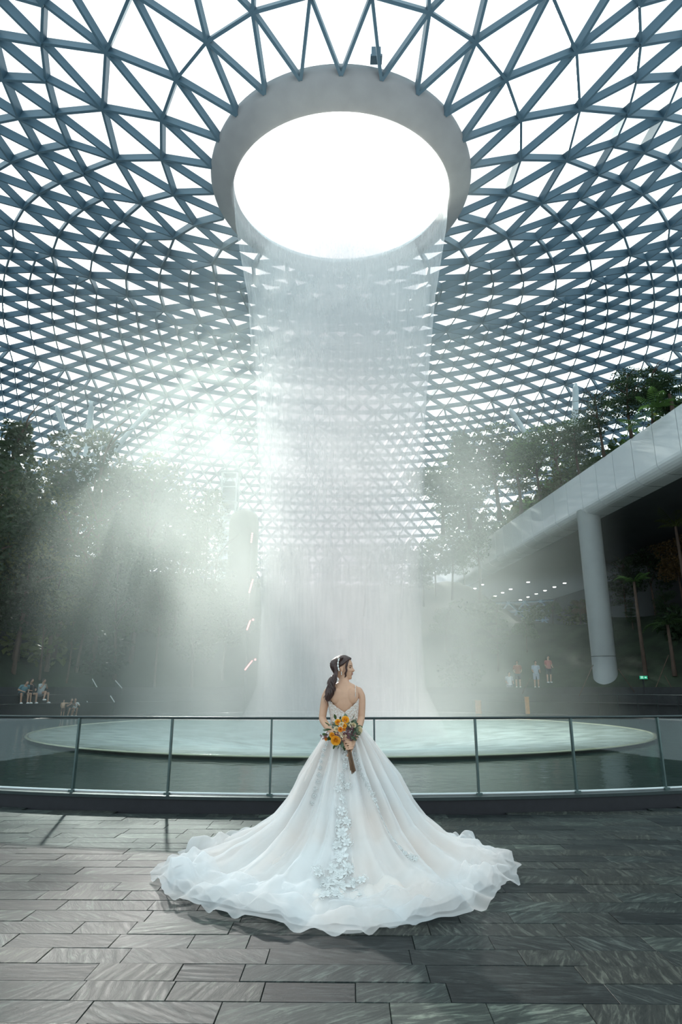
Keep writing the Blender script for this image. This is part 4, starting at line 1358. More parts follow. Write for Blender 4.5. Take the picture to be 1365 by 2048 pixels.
# lips as part of the face relief
bo = body.build('body', M['skin'], bride)
md = bo.modifiers.new('weld', 'REMESH'); md.mode = 'VOXEL'; md.voxel_size = 0.0036; md.use_smooth_shade = True
sm = bo.modifiers.new('smooth', 'SMOOTH'); sm.factor = 0.5; sm.iterations = 9
dg = bpy.context.evaluated_depsgraph_get()
nm = bpy.data.meshes.new_from_object(bo.evaluated_get(dg))
old = bo.data; bo.modifiers.clear(); bo.data = nm; nm.name = 'body'
bpy.data.meshes.remove(old)
if not nm.materials: nm.materials.append(M['skin'])
nm.polygons.foreach_set('use_smooth', [True] * len(nm.polygons))

# face details
M['lip'] = pbr('rosy_lips', (0.33, 0.085, 0.075), 0.4, var=0.05)
M['eye'] = pbr('dark_eye', (0.02, 0.014, 0.012), 0.2, var=0.05)
for sgn in (1, -1):
    MB().ball(head_pt(sgn * 0.42, .1035, 0.0005), (0.010, 0.010, 0.0045), 10, 6).build('eye', M['eye'], bride, smooth=True)
    MB().tube([head_pt(sgn * (0.28 + 0.1 * i), .119 + 0.0025 * math.sin(i * 0.8), 0.001) for i in range(5)], [0.0018, 0.0026, 0.0026, 0.002, 0.001], 6).build('eyebrow', M['hair'], bride)
m = MB()
m.tube([head_pt(-0.26 + 0.13 * i, .0535, -0.0005) for i in range(5)], [0.001, 0.0042, 0.0048, 0.0042, 0.001], 8)
m.tube([head_pt(-0.22 + 0.11 * i, .0445, 0.0005) for i in range(5)], [0.001, 0.0045, 0.0052, 0.0045, 0.001], 8)
m.build('lips', M['lip'], bride, smooth=True)

# hair: cap over the skull, side lock, bubble ponytail of many strands
hz_n, hs = 44, 72
v, f, mask = [], [], []
for i in range(hz_n + 1):
    z = .030 + (HZ - .030) * i / hz_n
    for k in range(hs):
        th = -math.pi + 2 * math.pi * k / hs
        lim = hz_i(z, [(.03, 2.75), (.06, 2.35), (.085, 2.25), (.105, 2.0), (.118, 1.55), (.13, 1.25), (.150, 0.98), (.168, 0.62), (.180, 0.0)])
        w = max(0.0, min(1.0, (abs(th) - lim) / 0.16)) if lim > 0.01 else 1.0
        strand = 0.0022 * math.sin(th * 34 + 5 * math.sin(z * 40)) + 0.003 * noise.noise(Vector((th * 3, z * 30, 2)))
        ex = -0.010 + w * (0.022 + 0.010 * math.sin(math.pi * min(1, max(0, (z - .09) / .13))) + strand)
        p = head_pt(th, z, ex) + Vector((0, 0, 0.012 * (z / HZ) ** 6 * w))
        v.append(p)
for i in range(hz_n):
    for k in range(hs):
        f.append((i * hs + k, i * hs + (k + 1) % hs, (i + 1) * hs + (k + 1) % hs, (i + 1) * hs + k))
f.append(tuple(hz_n * hs + k for k in range(hs)))
hair = obj('hair', mesh_from('hair', v, f, M['hair'], True), bride)
def strands(path, env, n, rad, seed, wav=0.25, turns=1.2, seg=5):
    """locks winding inside an envelope along a path"""
    rr = random.Random(seed); mb = MB()
    K = len(path)
    for s in range(n):
        a0, rho = rr.uniform(0, 6.28), math.sqrt(rr.uniform(0.25, 1.0))
        ph = rr.uniform(0, 6.28); tw = rr.uniform(0.6, 1.3) * turns
        pts, rads = [], []
        nn = 26
        i_end = rr.uniform(0.86, 1.0)
        for i in range(nn):
            t = i / (nn - 1) * i_end
            k = t * (K - 1); i0 = min(K - 2, int(k)); q = Vector(path[i0]).lerp(Vector(path[i0 + 1]), k - i0)
            e_ = env[i0] * (1 - (k - i0)) + env[i0 + 1] * (k - i0)
            a = a0 + tw * 2 * math.pi * t + wav * math.sin(9 * t + ph)
            rr_ = e_ * rho * (1 + 0.12 * math.sin(14 * t + ph))
            pts.append(q + Vector((math.cos(a) * rr_, math.sin(a) * rr_, 0)))
            rads.append(rad * (1.0 if t < 0.85 else max(0.25, (1 - t) / 0.15)))
        mb.tube(pts, rads, seg)
    return mb
def fine(pts, sub=6):
    P_ = [Vector(p) for p in pts]; Q = [P_[0]] + P_ + [P_[-1]]; out = []
    for i in range(1, len(Q) - 2):
        for k in range(sub):
            t = k / sub; a, b, c, d = Q[i - 1:i + 3]
            out.append(0.5 * (2 * b + (c - a) * t + (2 * a - 5 * b + 4 * c - d) * t * t + (3 * b - a - 3 * c + d) * t ** 3))
    return out + [P_[-1]]
# bubbles: (photo column, row, envelope px)
pony = [(684, 1315, 3), (679, 1318, 5.0), (675.5, 1323, 5.2), (673.5, 1329, 3.0), (672.5, 1335, 4.6), (673, 1341, 3.2), (673.2, 1346, 2.6), (670, 1351, 5.5), (666.5, 1358, 8.5), (664.0, 1365, 9.0), (663, 1371, 7.5),
        (662.2, 1378, 9.6), (660, 1386, 10.0), (657.5, 1393, 8.2), (656, 1399, 5.5), (655.5, 1403, 2.0)]
pth = fine([bl(a, b, -0.065 - 0.035 * min(1, max(0, (b - 1340) / 30.0))) for a, b, c in pony], 3)
env = list(np.interp(np.linspace(0, len(pony) - 1, len(pth)), range(len(pony)), [c * PXM for a, b, c in pony]))
pt_ = strands(pth, [e_ * 0.9 for e_ in env], 75, 0.0052, 3)
pt_.tube(pth, [e_ * 0.82 for e_ in env], 12)
pt_.build('ponytail', M['hair'], bride, smooth=True, label='long dark wavy bubble ponytail')
fly = MB()
rr = random.Random(12)
for i in range(34):
    k = rr.randrange(22, len(pth)); p = pth[k]; e_ = env[k]
    a = rr.uniform(0, 6.28); o_ = Vector((math.cos(a), math.sin(a), 0))
    fly.tube([p + o_ * e_ * 0.8, p + o_ * e_ * 1.15 + Vector((0, 0, -0.012)), p + o_ * e_ * rr.uniform(1.0, 1.5) + Vector((0, 0, -rr.uniform(0.02, 0.04)))], [0.002, 0.0016, 0.0008], 4)
# side lock in front of the ear
lk = fine([head_pt(VS * 0.75, .168, 0.012), head_pt(VS * 0.98, .140, 0.017), head_pt(VS * 1.08, .110, 0.016), head_pt(VS * 1.02, .080, 0.014), head_pt(VS * 1.12, .055, 0.013), head_pt(VS * 1.05, .034, 0.012), head_pt(VS * 1.16, .016, 0.011)], 4)
lkm = strands(lk, [0.009] * 8 + [0.007] * 10 + [0.004] * (len(lk) - 18), 14, 0.003, 8, turns=0.8)
lkm.build('side_lock', M['hair'], bride, smooth=True)
fly.build('flyaway_strands', M['hair'], bride, smooth=True, kind='stuff')
m = MB()
for i in range(9):
    t = i / 8
    m.ball(bl(678.5 - 2.2 * math.sin(math.pi * t), 1317 + 24 * t, -0.085), 0.0055 + 0.003 * (i % 2), 8, 6)
m.build('hair_ornament', M['pearl'], bride, smooth=True, label='string of white pearls along the ponytail')
m = MB()
ep = head_pt(VS * math.pi * 0.52, .068, 0.008)
for i in range(3): m.ball(ep + Vector((0.001, -0.004, -0.011 * i)), 0.0052, 8, 6)
m.build('earring', M['pearl'], bride, smooth=True)

# ------------------------------------------------------------------ gown
def cloth_mat(name, col, trans, alpha=1.0, lace=None, edge=0.0):
    m, nt, N, L, out = new_mat(name)
    d = N.new('ShaderNodeBsdfPrincipled'); d.inputs['Roughness'].default_value = 0.85; d.inputs['Specular IOR Level'].default_value = 0.15
    d.inputs['Sheen Weight'].default_value = 0.25
    d.inputs['Base Color'].default_value = (*col, 1)
    tc = N.new('ShaderNodeTexCoord')
    nz = N.new('ShaderNodeTexNoise'); nz.inputs['Scale'].default_value = 2.2; nz.inputs['Detail'].default_value = 3
    L.new(tc.outputs['Object'], nz.inputs['Vector'])
    rp = N.new('ShaderNodeValToRGB')
    e = rp.color_ramp.elements
    e[0].position = 0.38; e[0].color = (*col, 1)
    e[1].position = 0.66; e[1].color = (min(1, col[0] * 1.02), col[1] * 0.93, col[2] * 0.88, 1)
    L.new(nz.outputs['Fac'], rp.inputs['Fac'])
    L.new(rp.outputs['Color'], d.inputs['Base Color'])
    if lace:
        vo = N.new('ShaderNodeTexVoronoi'); vo.feature = 'SMOOTH_F1'; vo.inputs['Scale'].default_value = 95.0
        L.new(tc.outputs['Object'], vo.inputs['Vector'])
        n2 = N.new('ShaderNodeTexNoise'); n2.inputs['Scale'].default_value = 140.0; n2.inputs['Detail'].default_value = 3
        L.new(tc.outputs['Object'], n2.inputs['Vector'])
        ad = N.new('ShaderNodeMath'); ad.operation = 'MULTIPLY_ADD'; ad.inputs[1].default_value = 0.7
        L.new(n2.outputs['Fac'], ad.inputs[0]); L.new(vo.outputs['Distance'], ad.inputs[2])
        r2 = N.new('ShaderNodeValToRGB')
        e = r2.color_ramp.elements
        e[0].position = 0.42; e[0].color = (*col, 1)
        e[1].position = 0.95; e[1].color = (*lace, 1)
        L.new(ad.outputs['Value'], r2.inputs['Fac']); L.new(r2.outputs['Color'], d.inputs['Base Color'])
        bp = N.new('ShaderNodeBump'); bp.inputs['Strength'].default_value = 0.6; bp.inputs['Distance'].default_value = 0.004; bp.invert = True
        L.new(ad.outputs['Value'], bp.inputs['Height']); L.new(bp.outputs['Normal'], d.inputs['Normal'])
    sh = d.outputs['BSDF']
    t = N.new('ShaderNodeBsdfTranslucent'); t.inputs['Color'].default_value = (*col, 1)
    mx = N.new('ShaderNodeMixShader'); mx.inputs['Fac'].default_value = trans
    L.new(sh, mx.inputs[1]); L.new(t.outputs['BSDF'], mx.inputs[2]); sh = mx.outputs['Shader']
    if alpha < 1:
        tr = N.new('ShaderNodeBsdfTransparent')
        lw = N.new('ShaderNodeLayerWeight'); lw.inputs['Blend'].default_value = 0.35
        mr = N.new('ShaderNodeMapRange'); mr.inputs['To Min'].default_value = alpha; mr.inputs['To Max'].default_value = min(1, alpha + 0.45)
        L.new(lw.outputs['Facing'], mr.inputs['Value'])
        ma = N.new('ShaderNodeMixShader'); L.new(mr.outputs['Result'], ma.inputs['Fac'])
        L.new(tr.outputs['BSDF'], ma.inputs[1]); L.new(sh, ma.inputs[2]); sh = ma.outputs['Shader']
    L.new(sh, out.inputs['Surface'])
    return m
M['satin'] = cloth_mat('ivory_lining', (0.88, 0.84, 0.81), 0.15)
M['tulle'] = cloth_mat('white_tulle', (0.93, 0.94, 0.95), 0.35, alpha=0.36)
M['lace'] = cloth_mat('bodice_lace', (0.88, 0.86, 0.83), 0.05, lace=(0.62, 0.47, 0.39))
M['applique'] = pbr('applique_lace', (0.93, 0.925, 0.91), 0.85, var=0.03, scale=60, bump=0.15, bscale=160, trans=0.25)

# bodice with a deep V back
zb = bl(690, 1447, 0).z
na, nz_ = 72, 18
v, f = [], []
for k in range(na):
    ph = 2 * math.pi * k / na - math.pi                       # 0 = back (towards the viewer)
    row = np.interp(abs(ph), [0, 0.10, 0.35, 0.7, 1.0, 1.35, 1.8, 3.2], [1423.5, 1421, 1415.5, 1408, 1399, 1397, 1396, 1390])
    row += 0.9 * math.sin(ph * 26) + 0.5 * math.sin(ph * 43)
    zt = bl(690, row, 0).z
    for i in range(nz_ + 1):
        z = zb + (zt - zb) * i / nz_
        cx, cy_, a, b = torso_at(z)
        c, s = math.sin(ph), -math.cos(ph)
        p_ = 2.25
        o_ = 0.011 + (0.02 * max(0, -s) * -0.0)
        x = cx + (a + o_) * math.copysign(abs(c) ** (2 / p_), c); y = cy_ + (b + o_ + 0.012 * (abs(ph) < 1.2)) * math.copysign(abs(s) ** (2 / p_), s)
        if s > 0.2: y += 0.035 * math.exp(-((z - bl(690, 1404).z) / 0.06) ** 2)
        v.append((x, y, z))
for k in range(na):
    k2 = (k + 1) % na
    for i in range(nz_):
        f.append((k * (nz_ + 1) + i, k2 * (nz_ + 1) + i, k2 * (nz_ + 1) + i + 1, k * (nz_ + 1) + i + 1))
bod = obj('bodice', mesh_from('bodice', v, f, M['lace'], True), bride, label='lace bodice with low scooped back')
sol = bod.modifiers.new('cloth', 'SOLIDIFY'); sol.thickness = 0.004; sol.offset = 1
cxw, cyw, aw, bw = torso_at(bl(690, 1424).z)
m = MB()
for i in range(7):
    z = bl(690, 1424).z - 0.002 - i * 0.014
    cx, cy_, a, b = torso_at(z)
    m.ball((cx - 0.01, cy_ - b - 0.028, z), 0.0042, 8, 5)
m.build('button', M['pearl'], bod)
for pxs, top in ((711, (711, 1372)), (660, (664, 1373))):
    pts = []
    for row in np.linspace(1397.5, top[1], 8):
        q = bl(pxs + (top[0] - pxs) * (1397.5 - row) / (1397.5 - top[1]), row, 0)
        cx, cy_, a, b = torso_at(q.z)
        xx = (q.x - cx) / (a + 0.004); xx = max(-0.98, min(0.98, xx))
        yb = -(b + 0.012) * (1 - abs(xx) ** 2.25) ** (1 / 2.25)
        pts.append((q.x, cy_ + yb - 0.004 - 0.022 * math.exp(-((row - 1390) / 9.0) ** 2), q.z))
    last = Vector(pts[-1]); pts += [last + Vector((0, 0.05, 0.012)), last + Vector((0, 0.11, -0.02))]
    MB().tube(pts, 0.0035, 6).build('strap', M['lace'], bod)

# skirt: cone that melts into a wide train
PR = [(0, .10, 1.135), (.05, .135, 1.10), (.10, .175, 1.04), (.18, .245, .93), (.28, .33, .785), (.38, .43, .62), (.48, .54, .465), (.58, .675, .325), (.68, .86, .205), (.78, 1.04, .125), (.88, 1.24, .075), (.95, 1.38, .045), (1.0, 1.48, .022)]
pt, prr, pz = zip(*PR)
def hem_R(ph):
    a = abs(ph)
    base = np.interp(a, [0, 0.5, 1.0, 1.5, 1.9, 2.4, 3.15], [1.55, 1.52, 1.43, 1.37, 1.33, 1.12, 0.95])
    if ph > 0: base *= 1 - 0.07 * math.sin(ph) ** 2
    return float(base + 0.030 * math.sin(5 * ph + 0.6) + 0.022 * math.sin(9 * ph + 2) + 0.05 * math.exp(-((ph + 1.25) / 0.25) ** 2) - 0.05 * math.exp(-((ph - 0.65) / 0.2) ** 2))
def ridge(x, w): return math.exp(-((x / w) ** 2))
FOLDS = [(-1.75, .10, .050), (-1.38, .085, .052), (-1.02, .09, .060), (-.72, .07, .045), (-.42, .08, .036), (-.16, .06, .022), (.22, .055, .030), (.40, .055, .045), (.62, .07, .050), (.92, .08, .062), (1.22, .08, .058), (1.55, .09, .062), (1.9, .1, .05), (2.4, .12, .04), (-2.2, .12, .04), (2.9, .12, .04)]
def skirt(ph, t, off=0.0, seed=0.0, hem=1.0, ruffle=1.0):
    r0 = float(np.interp(t, pt, prr)); z0 = float(np.interp(t, pt, pz))
    H = hem_R(ph) * hem
    k = max(0.0, (t - 0.25) / 0.75)
    r_ = r0 * (1 + (H / 1.48 - 1) * k)
    if ph < 0: r_ *= 1 - 0.16 * math.sin(-ph) * max(0.0, min(1.0, t / 0.15)) * max(0.0, min(1.0, (0.72 - t) / 0.3))
    fold = 0.0
    for (c, w, amp) in FOLDS:
        d = ((ph - c + math.pi) % (2 * math.pi)) - math.pi
        d += 0.10 * math.sin(3.0 * t + c * 7) * t
        fold += amp * ridge(d, w)
    fine_ = (0.010 + 0.012 * t) * math.sin(ph * 31 + 4 * math.sin(t * 5 + seed) + 3 * math.sin(ph * 2.3)) + (0.005 + 0.009 * t) * math.sin(ph * 57 + 5 * t + 4 * math.sin(ph * 3 + seed))
    grow = min(1.0, t / 0.35) * (1.0 - 0.35 * max(0, (t - 0.7) / 0.3))
    up = (fold * 1.75 + fine_ * 0.6 - 0.018) * grow
    # normal of the profile decides whether a fold moves out or up
    dr = float(np.interp(t + .03, pt, prr) - np.interp(t - .03, pt, prr)); dz = float(np.interp(t + .03, pt, pz) - np.interp(t - .03, pt, pz))
    L_ = math.hypot(dr, dz); nr_, nz2 = -dz / L_, dr / L_
    # crumples where the cloth piles on the floor
    pile = 0.066 * max(0, (t - .62) / .38) ** 1.0 * (noise.noise(Vector((ph * 4.2, t * 9 + seed, seed))) + 0.5 * noise.noise(Vector((ph * 9, t * 17, seed + 3))))
    rise = 0.035 * math.exp(-((t - .86) / .09) ** 2) * (0.5 + noise.noise(Vector((ph * 2.6, seed, 1.5))))
    r2 = r_ + nr_ * (up + off)
    z2 = z0 + nz2 * (up + off) + pile + max(0, rise)
    if ruffle and t > 0.9:
        e_ = (t - 0.9) / 0.1
        wv = 1.8 * noise.noise(Vector((ph * 3.6, seed, 7))) + 1.3 * noise.noise(Vector((ph * 8.5, seed, 1)))
        z2 += ruffle * e_ * (0.030 * (wv + 0.5) + 0.020 * math.sin(ph * 33 + 5 * noise.noise(Vector((ph * 2, 1, seed)))))
        r2 += ruffle * e_ * 0.060 * noise.noise(Vector((ph * 5.0, seed, 3)))
        r2 += ruffle * e_ * 0.022 * noise.noise(Vector((ph * 12.0, seed, 9)))
    if t > .97: z2 = min(z2, 0.07)
    z2 = max(z2, 0.012 + off * 0.4 + 0.006 * (1 - t))
    return Vector((r2 * math.sin(ph), -r2 * math.cos(ph), z2))
def cloth(name, mat, nph, nt_, off, seed, hem, t0=0.0, t1=1.0, ruffle=1.0, parent=None, **kw):
    v, f = [], []
    for i in range(nt_ + 1):
        t = t0 + (t1 - t0) * i / nt_
        for k in range(nph):
            o_ = off if t0 < 0.5 else 0.012 + (off - 0.012) * min(1.0, (t - t0) / 0.10)
            v.append(skirt(2 * math.pi * k / nph - math.pi, t, o_, seed if t0 < 0.5 else 1.7 + (seed - 1.7) * min(1.0, (t - t0) / 0.10), hem if t0 < 0.5 else 1.0 + (hem - 1.0) * min(1.0, (t - t0) / 0.15), ruffle))
    for i in range(nt_):
        for k in range(nph):
            f.append((i * nph + k, (i + 1) * nph + k, (i + 1) * nph + (k + 1) % nph, i * nph + (k + 1) % nph))
    return obj(name, mesh_from(name, v, f, mat, True), parent or bride, **kw)
sk = cloth('skirt', M['satin'], 300, 90, 0.0, 0.0, 0.925, ruffle=0.6, label='ivory skirt lining spreading into a long train')
cloth('tulle_layer', M['tulle'], 360, 96, 0.014, 1.7, 1.0, t0=0.02, ruffle=1.0, parent=sk, label='sheer white tulle over the skirt')
cloth('tulle_ruffle', M['tulle'], 480, 26, 0.034, 4.1, 1.065, t0=0.83, ruffle=1.5, parent=sk, label='sheer ruffled hem')

# lace appliques sewn on the train
def motif(rad, petals, seed):
    """open corded flower: looped petal outlines, small solid heart petals, curling sprays"""
    rr = random.Random(seed); mb = MB()
    th = 0.004
    def loop(a, r0, r1, w):
        pts = []
        for i in range(13):
            q = 2 * math.pi * i / 12
            x = (r0 + r1) / 2 - (r1 - r0) / 2 * math.cos(q); y = w * math.sin(q) * (0.75 + 0.25 * (x - r0) / (r1 - r0))
            pts.append((x * math.cos(a) - y * math.sin(a), x * math.sin(a) + y * math.cos(a), th * 0.5))
        mb.tube(pts, rad * 0.05, 4, cap=False)
        k = len(mb.v)
        ins = [(p[0] * 0.98, p[1] * 0.98, th * 0.12) for p in pts[:-1]]
        mb.add(ins, [tuple(range(12))])
    for j in range(petals):
        a = 2 * math.pi * j / petals + rr.uniform(-0.12, 0.12)
        loop(a, rad * 0.25, rad * rr.uniform(0.85, 1.1), rad * 0.27)
    for j in range(petals):
        loop(2 * math.pi * (j + 0.5) / petals, rad * 0.08, rad * 0.5, rad * 0.14)
    mb.ball((0, 0, th * 0.6), (rad * 0.12, rad * 0.12, th), 8, 5)
    for j in range(5):
        a0 = rr.uniform(0, 6.28); pts = []; sg = 1 if j % 2 else -1
        for i in range(9):
            q = i / 8; r_ = rad * (0.9 + 0.65 * q - 0.25 * q * q); a = a0 + 1.1 * q * sg
            pts.append((r_ * math.cos(a), r_ * math.sin(a), th * 0.5))
        mb.tube(pts, [rad * 0.055 * (1 - 0.6 * i / 8) for i in range(9)], 4)
        for i in (3, 5, 7):
            p = Vector(pts[i]); a = a0 + sg * (0.8 + 0.2 * i)
            mb.ball(p + Vector((math.cos(a), math.sin(a), 0)) * rad * 0.12, (rad * 0.10, rad * 0.10, th * 0.5), 6, 4)
    return mb.mesh('lace_motif', M['applique'], True)
motifs = [motif(0.05, 6, 1), motif(0.05, 7, 2), motif(0.05, 5, 3)]
def sew(ph, t, size, k, spin):
    p = skirt(ph, t, 0.016, 1.7); e_ = 0.02
    du = skirt(ph + e_, t, 0.022, 1.7) - skirt(ph - e_, t, 0.022, 1.7); dv = skirt(ph, t + e_, 0.022, 1.7, 1.0) - skirt(ph, t - e_, 0.022, 1.7, 1.0)
    n = du.cross(dv).normalized(); 
    if n.dot(Vector((0, -1, 0.6))) < 0: n = -n
    u = du.normalized(); w = n.cross(u)
    m = Matrix((u, w, n)).transposed() @ Matrix.Rotation(spin, 3, 'Z')
    s = size / 0.05 * 0.85
    o = obj('lace_motif', motifs[k % 3], sk)
    mm = (m @ Matrix.Diagonal((s, s, 1.0))).to_4x4(); mm.translation = p + n * 0.001
    o.matrix_local = mm
rr = random.Random(4)
for t, ph, s in [(.17, -.02, .030), (.21, -.05, .040), (.255, -.02, .036), (.31, -.06, .050), (.345, .04, .034), (.36, -.12, .036), (.40, -.04, .050), (.45, -.06, .046), (.49, .02, .048), (.50, -.10, .046), (.54, -.04, .060), (.58, .01, .050), (.59, -.09, .052),
                 (.63, -.05, .085), (.68, .02, .066), (.68, -.11, .066), (.71, -.045, .075), (.74, .05, .060), (.74, -.14, .060), (.77, -.03, .080), (.79, -.10, .062), (.80, .06, .055), (.83, -.05, .070), (.86, .0, .060), (.86, -.11, .050), (.735, -.20, .05), (.745, .11, .045)]:
    sew(ph, t, s, rr.randrange(3), rr.uniform(0, 6.28))
for i in range(22):                                            # narrow lace trim running down a fold on the right
    t = 0.17 + i * 0.026
    sew(.30 + 0.30 * (i / 22.0), t, 0.018 + 0.012 * (i / 22.0), i, i * 1.3)
for i in range(12):                                            # and a short one on the left
    t = 0.10 + i * 0.03
    sew(-.75 + 0.01 * i, t, 0.02, i, i * 1.1)

# ------------------------------------------------------------------ bouquet (held, so a thing of its own)
bq0 = B0 + on_stem(0.10)
bq = empty('bouquet', bq0, label='bouquet of yellow and cream roses held behind the back of the bride', cat='bouquet')
def bqp(px, py, dy=0.0): return at(px, py, BY - 0.30 + dy) - bq0
M['rose_y'] = pbr('yellow_rose', (0.95, 0.47, 0.04), 0.6, var=0.15, scale=30, trans=0.15)
M['rose_o'] = pbr('orange_rose', (0.90, 0.36, 0.05), 0.6, var=0.15, scale=30, trans=0.15)
M['rose_c'] = pbr('cream_rose', (0.84, 0.70, 0.48), 0.6, var=0.1, scale=30, trans=0.15)
M['purple'] = pbr('dusky_purple_flower', (0.17, 0.075, 0.085), 0.7, var=0.4, scale=60)
M['gum'] = pbr('grey_green_leaf', (0.15, 0.21, 0.14), 0.6, var=0.3, scale=20, trans=0.2)
M['stem'] = pbr('brown_stem', (0.16, 0.085, 0.045), 0.6, var=0.3, scale=30)
def rose_mesh(seed, mat):
    rr = random.Random(seed); mb = MB()
    for ring, (n, r0, h, tip) in enumerate([(3, .25, 1.0, .22), (4, .45, .95, .5), (5, .68, .80, .85), (6, .85, .55, 1.15)]):
        for j in range(n):
            a0 = 2 * math.pi * j / n + ring * 0.5 + rr.uniform(-.1, .1)
            v, f = [], []
            for iu in range(5):
                u = -1 + 2 * iu / 4
                for iv in range(4):
                    vv = iv / 3
                    a = a0 + u * (math.pi / n) * 1.25
                    rad = r0 * (0.35 + 0.65 * vv) + (tip - r0) * vv ** 3
                    z = -0.55 + (h + 0.5) * vv * (1 - 0.13 * u * u) - 0.25 * ring * vv * 0.4
                    v.append((rad * math.cos(a), rad * math.sin(a), z))
            for iu in range(4):
                for iv in range(3):
                    f.append((iu * 4 + iv, iu * 4 + 4 + iv, iu * 4 + 5 + iv, iu * 4 + iv + 1))
            mb.add(v, f)
    mb.ball((0, 0, 0.1), (0.24, 0.24, 0.42), 8, 6)
    return mb.mesh('rose', mat, True)
rose_m = {c: rose_mesh(i, M[c]) for i, c in enumerate(('rose_y', 'rose_o', 'rose_c'))}
def put(me, name, p, size, dirv, spin=0.0, lab=None):
    o = obj(name, me, bq)
    q = Vector(dirv).normalized().to_track_quat('Z', 'Y').to_matrix() @ Matrix.Rotation(spin, 3, 'Z')
    mm = (q * size).to_4x4(); mm.translation = p
    o.matrix_local = mm
    return o
zf = 6.2045
for (zx, zy, rpx, c, dy, d) in [(597, 1020, 5.6, 'rose_y', -.03, (-.3, -1, .5)), (690, 990, 6.8, 'rose_y', -.02, (.2, -1, .6)), (680, 1065, 4.2, 'rose_y', -.05, (.2, -1, .2)), (628, 1110, 4.6, 'rose_o', -.06, (0, -1, .1)),
                            (525, 1182, 5.0, 'rose_y', -.03, (-.4, -1, -.1)), (570, 1245, 8.4, 'rose_y', -.05, (-.1, -1, -.3)), (450, 1222, 4.0, 'rose_o', 0, (-.8, -.8, -.2)), (675, 1110, 3.0, 'rose_o', -.05, (.3, -1, 0)),
                            (640, 1045, 3.8, 'rose_c', -.06, (0, -1, .2)), (580, 1105, 4.6, 'rose_c', -.05, (-.2, -1, .1)), (795, 1055, 4.6, 'rose_c', -.02, (.6, -1, .4)), (862, 1120, 7.0, 'rose_c', .02, (.8, -.7, 0)), (550, 1215, 4.0, 'rose_o', -.03, (-.3, -1, -.2))]:
    p = bqp(580 + zx / zf, 1280 + zy / zf, dy)
    put(rose_m[c], 'rose', p, rpx * PXM * 0.95, d, rnd.uniform(0, 6))
def leaf_mesh(name, mat, w=0.35):
    v, f = [], []
    for i in range(6):
        t = i / 5; ww = w * math.sin(math.pi * (0.05 + 0.93 * t)) ** 0.8
        v += [(-ww, 0.08 * ww, t), (0, -0.10 * math.sin(3 * t), t), (ww, 0.08 * ww, t)]
    for i in range(5):
        for k in range(2): f.append((i * 3 + k, i * 3 + k + 1, i * 3 + 4 + k, i * 3 + 3 + k))
    return mesh_from(name, v, f, mat, True)
lm, lm2 = leaf_mesh('leaf', M['gum'], 0.34), leaf_mesh('leaf', M['leaf_mid'], 0.24)
ctr = bqp(688, 1466, 0.02)
for i in range(46):
    a = rnd.uniform(0, 6.28); rad = rnd.uniform(0.3, 1.0)
    p = ctr + Vector((math.cos(a) * 0.125 * rad, rnd.uniform(-0.02, 0.05), math.sin(a) * 0.105 * rad))
    put(lm if i % 3 else lm2, 'leaf', p, rnd.uniform(0.035, 0.065), (math.cos(a) + rnd.uniform(-.4, .4), rnd.uniform(-0.9, 0.1), math.sin(a) + rnd.uniform(-.4, .4)), rnd.uniform(0, 6))
for (zx, zy, s, d) in [(575, 985, .05, (-.4, -.4, 1)), (625, 990, .035, (.1, -.5, 1)), (500, 1060, .055, (-1, -.3, .6)), (520, 1110, .055, (-1, -.4, .1)), (470, 1180, .05, (-1, -.2, .2)), (555, 1300, .04, (-.3, -.5, -1)), (770, 990, .05, (.5, -.3, 1))]:
    put(lm2, 'leaf', bqp(580 + zx / zf, 1280 + zy / zf, 0), s, d, rnd.uniform(0, 6))
def cluster_mesh(seed):
    rr = random.Random(seed); mb = MB()
    for i in range(16):
        d = Vector((rr.gauss(0, 1), rr.gauss(0, 1), rr.gauss(0, 1))).normalized() * rr.uniform(0.5, 1.0)
        for j in range(4):
            a = j * 1.57 + rr.random(); t = d + Vector((math.cos(a), math.sin(a), 0.5)) * 0.28
            k = len(mb.v); s = Vector((-math.sin(a), math.cos(a), 0.2)) * 0.1
            mb.v += [tuple(d), tuple(d.lerp(t, 0.6) + s), tuple(t), tuple(d.lerp(t, 0.6) - s)]; mb.f.append((k, k + 1, k + 2, k + 3))
        mb.tube([(0, 0, 0), d], 0.03, 4)
    return mb
cl_p = cluster_mesh(2).mesh('filler_flower', M['purple']); cl_w = cluster_mesh(5).mesh('filler_flower', M['rose_c']); cl_g = cluster_mesh(8).mesh('filler_flower', M['gum'])
for (zx, zy, s, me) in [(745, 1090, .042, cl_p), (720, 1160, .045, cl_p), (690, 1215, .04, cl_p), (770, 1170, .04, cl_p), (600, 1175, .035, cl_p), (740, 1235, .035, cl_p), (640, 1190, .04, cl_w), (745, 1040, .035, cl_w), (790, 1010, .035, cl_g), (810, 1110, .04, cl_g),
                    (760, 1200, .04, cl_g), (430, 1190, .035, cl_p), (540, 1050, .04, cl_g), (650, 1240, .03, cl_p), (700, 1120, .035, cl_p)]:
    put(me, 'filler_flower', bqp(580 + zx / zf, 1280 + zy / zf, rnd.uniform(-.03, .0)), s, (rnd.uniform(-1, 1), -1, rnd.uniform(-1, 1)))
for i in range(9):
    a = i * 2.4; rad = 0.016 * math.sqrt(i / 9.0)
    o1 = Vector((math.cos(a) * rad, math.sin(a) * rad, 0))
    top = on_stem(-0.05) + B0 - bq0 + o1 * 2.2; mid = on_stem(0.3) + B0 - bq0 + o1 * 0.9; bot = on_stem(rnd.uniform(0.93, 1.03)) + B0 - bq0 + o1 * 1.5
    MB().tube([top, mid, bot], [0.004, 0.0042, 0.0045], 6).build('stem', M['stem'], bq, smooth=True)
